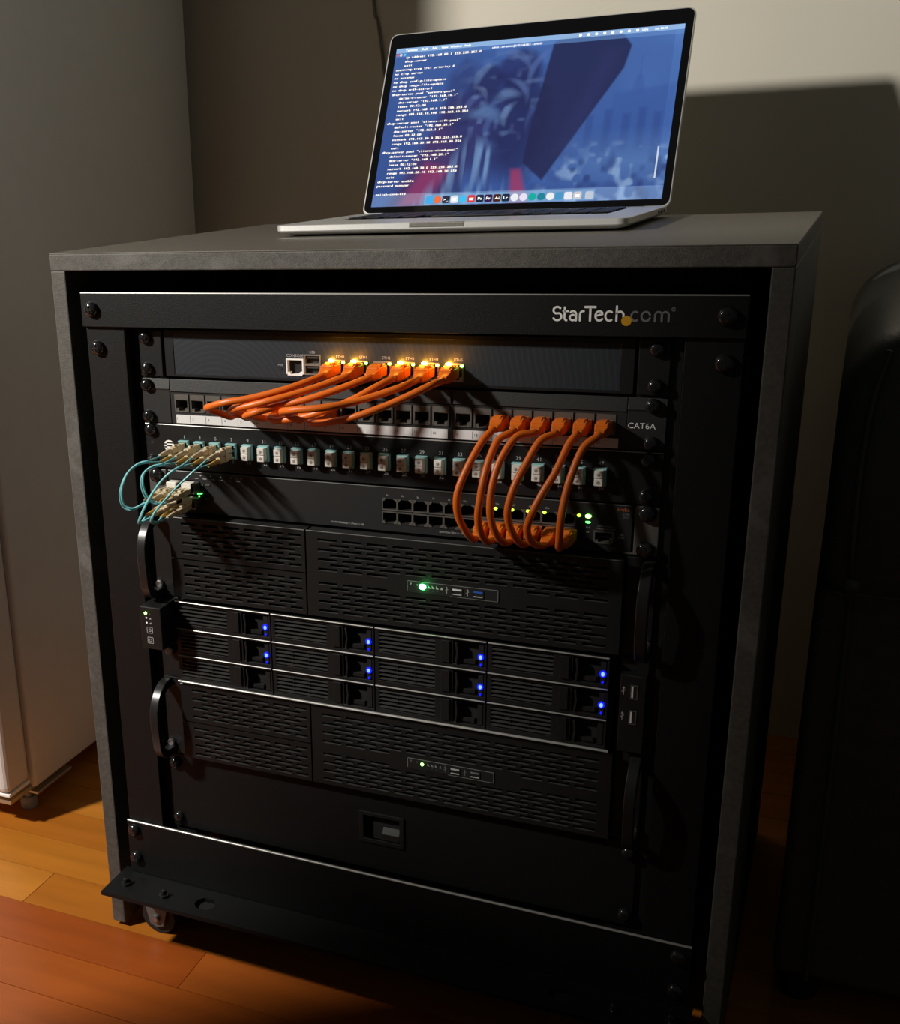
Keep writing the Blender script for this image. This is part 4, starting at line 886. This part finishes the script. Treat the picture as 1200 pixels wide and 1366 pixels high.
# ---------------------------------------------------------------- refrigerator
fr = thing('refrigerator', 'white refrigerator seen from its right side, left of the board cabinet', 'refrigerator', (-865, 440, FZ))
RX = -565.0
g = G().box(RX-600, RX, 167, 705, -644, 980).obj('body', K['fridge'], fr, bevel=5, seg=3)
G().box(RX-600, RX, 110, 160, -626, 980).obj('door', K['fridge'], fr, bevel=9, seg=4)
G().box(RX-592, RX-9, 159, 168, -620, 975).obj('door_gasket', K['gasket'], fr)
G().box(RX-598, RX-.5, 113, 158, -631, -626).obj('door_trim', K['white'], fr, bevel=1.5)
G().box(RX-40, RX-1, 172, 252, -656, -652).box(RX-40, RX-6, 120, 175, -646, -640).box(RX-38, RX-28, 175, 250, -652, -644).obj('hinge_bracket', K['metal'], fr, bevel=.6)
for x in (RX-25, RX-575):
    for y in (180, 680):
        G().rev([(11, 0), (12, 3), (12, 13), (9, 16), (5, 16.2), (5, 40)], (x, y, FZ), 'z', 12).obj('levelling_foot', K['foot'], fr, smooth=35)

# ---------------------------------------------------------------- black leather sofa
so = thing('leather_sofa', 'black leather sofa arm in the dark to the right of the cabinet', 'sofa', (700, 440, FZ))
def arm(nm, x0, x1, y0, y1, prof, bev=0):
    return G().prism(prof, 'y', y0, y1).obj(nm, K['leather'], so, smooth=50, bevel=bev, seg=4)
def rnd(x0, x1, z0, z1, rt, rb, n=8):
    o = []
    for cx, cz, r, a0 in ((x1-rb, z0+rb, rb, -90), (x1-rt, z1-rt, rt, 0), (x0+rt, z1-rt, rt, 90), (x0+rb, z0+rb, rb, 180)):
        for k in range(n+1): a = math.radians(a0+90*k/n); o.append((cx+r*math.cos(a), cz+r*math.sin(a)))
    return o
arm('arm_panel', 360, 620, 130, 735, rnd(360, 620, -640, -226, 22, 8), 14)
def pad():
    nx_, ny_ = 40, 60; x0, x1, y0, y1, z0, z1 = 361, 619, 108, 737, -238, 2
    prof = rnd(x0, x1, z0, z1, 66, 26, 10); n = len(prof); vs = []; fs = []; cx, cz = (x0+x1)/2, (z0+z1)/2
    ys = [(y0, .86), (y0+5, .93), (y0+14, .975), (y0+28, 1), (y0+200, 1), (y1-28, 1), (y1-8, .96), (y1, .88)]
    for y, s in ys:
        for x, z in prof: vs.append((cx+(x-cx)*(1-(1-s)*.6), y+1.5*math.sin(x*.09+z*.07), cz+(z-cz)*(1-(1-s)*.7)))
    for i in range(len(ys)-1):
        for k in range(n): fs.append((i*n+k, i*n+(k+1) % n, (i+1)*n+(k+1) % n, (i+1)*n+k))
    fs += [tuple(range(n-1, -1, -1)), tuple((len(ys)-1)*n+k for k in range(n))]
    return G().add(vs, fs).obj('arm_pad', K['leather'], so, smooth=60)
pad()
G().tube(catmull([(391, 124, -636), (390, 120, -450), (388, 120, -250), (385, 103, -200), (383, 102, -120), (386, 102, -60), (394, 103, -20)], 8), 2.6, 8).obj('piping', K['leather'], so, smooth=True)
G().tube(catmull([(364, 140, -232), (372, 116, -231), (392, 112, -230), (450, 113, -231), (600, 113, -232)], 6), 3.0, 8).obj('crease_seam', K['leather'], so, smooth=True)
G().rev([(13, 3), (11, -3), (6, -8), (2, -9.5)], (387, 114, -222), 'y', 14).obj('gathered_tuft', K['leather'], so, smooth=True)
G().box(622, 1400, 170, 735, -640, -280).obj('seat', K['leather'], so, bevel=30, seg=4)
G().box(622, 1400, 560, 740, -278, 160).obj('backrest', K['leather'], so, bevel=40, seg=4)
for x in (385, 1380):
    for y in (170, 700): G().rev([(18, 0), (22, 42)], (x, y, FZ), 'z', 14).obj('leg', K['dark'], so, smooth=True)

# ---------------------------------------------------------------- thin cord hanging on the wall
co = G().tube(catmull([(-300, 762, 900), (-297, 762, 520), (-290.5, 762, 357), (-283.8, 762, 326), (-276, 762, 268), (-270, 762, 200), (-268, 762, -100), (-270, 762, -500)], 8), 2.2, 8).obj('wall_cable', K['cord'], smooth=True)
tag(co, 'thin dark cord hanging down the beige wall behind the laptop', 'cord')

for o in list(bpy.data.objects):             # print and other fine joined marks
    b_ = o.name.split('.')[0]
    if b_ in ('printed_lettering', 'printed_numbers', 'printed_icons', 'menu_bar_text', 'terminal_text', 'dock_icon_text', 'dock_icons', 'drilled_specks', 'maker_lettering', 'web_suffix_lettering', 'model_lettering', 'contact_pins', 'cap_holes', 'strain_relief', 'panel_outline'): o['kind'] = 'stuff'
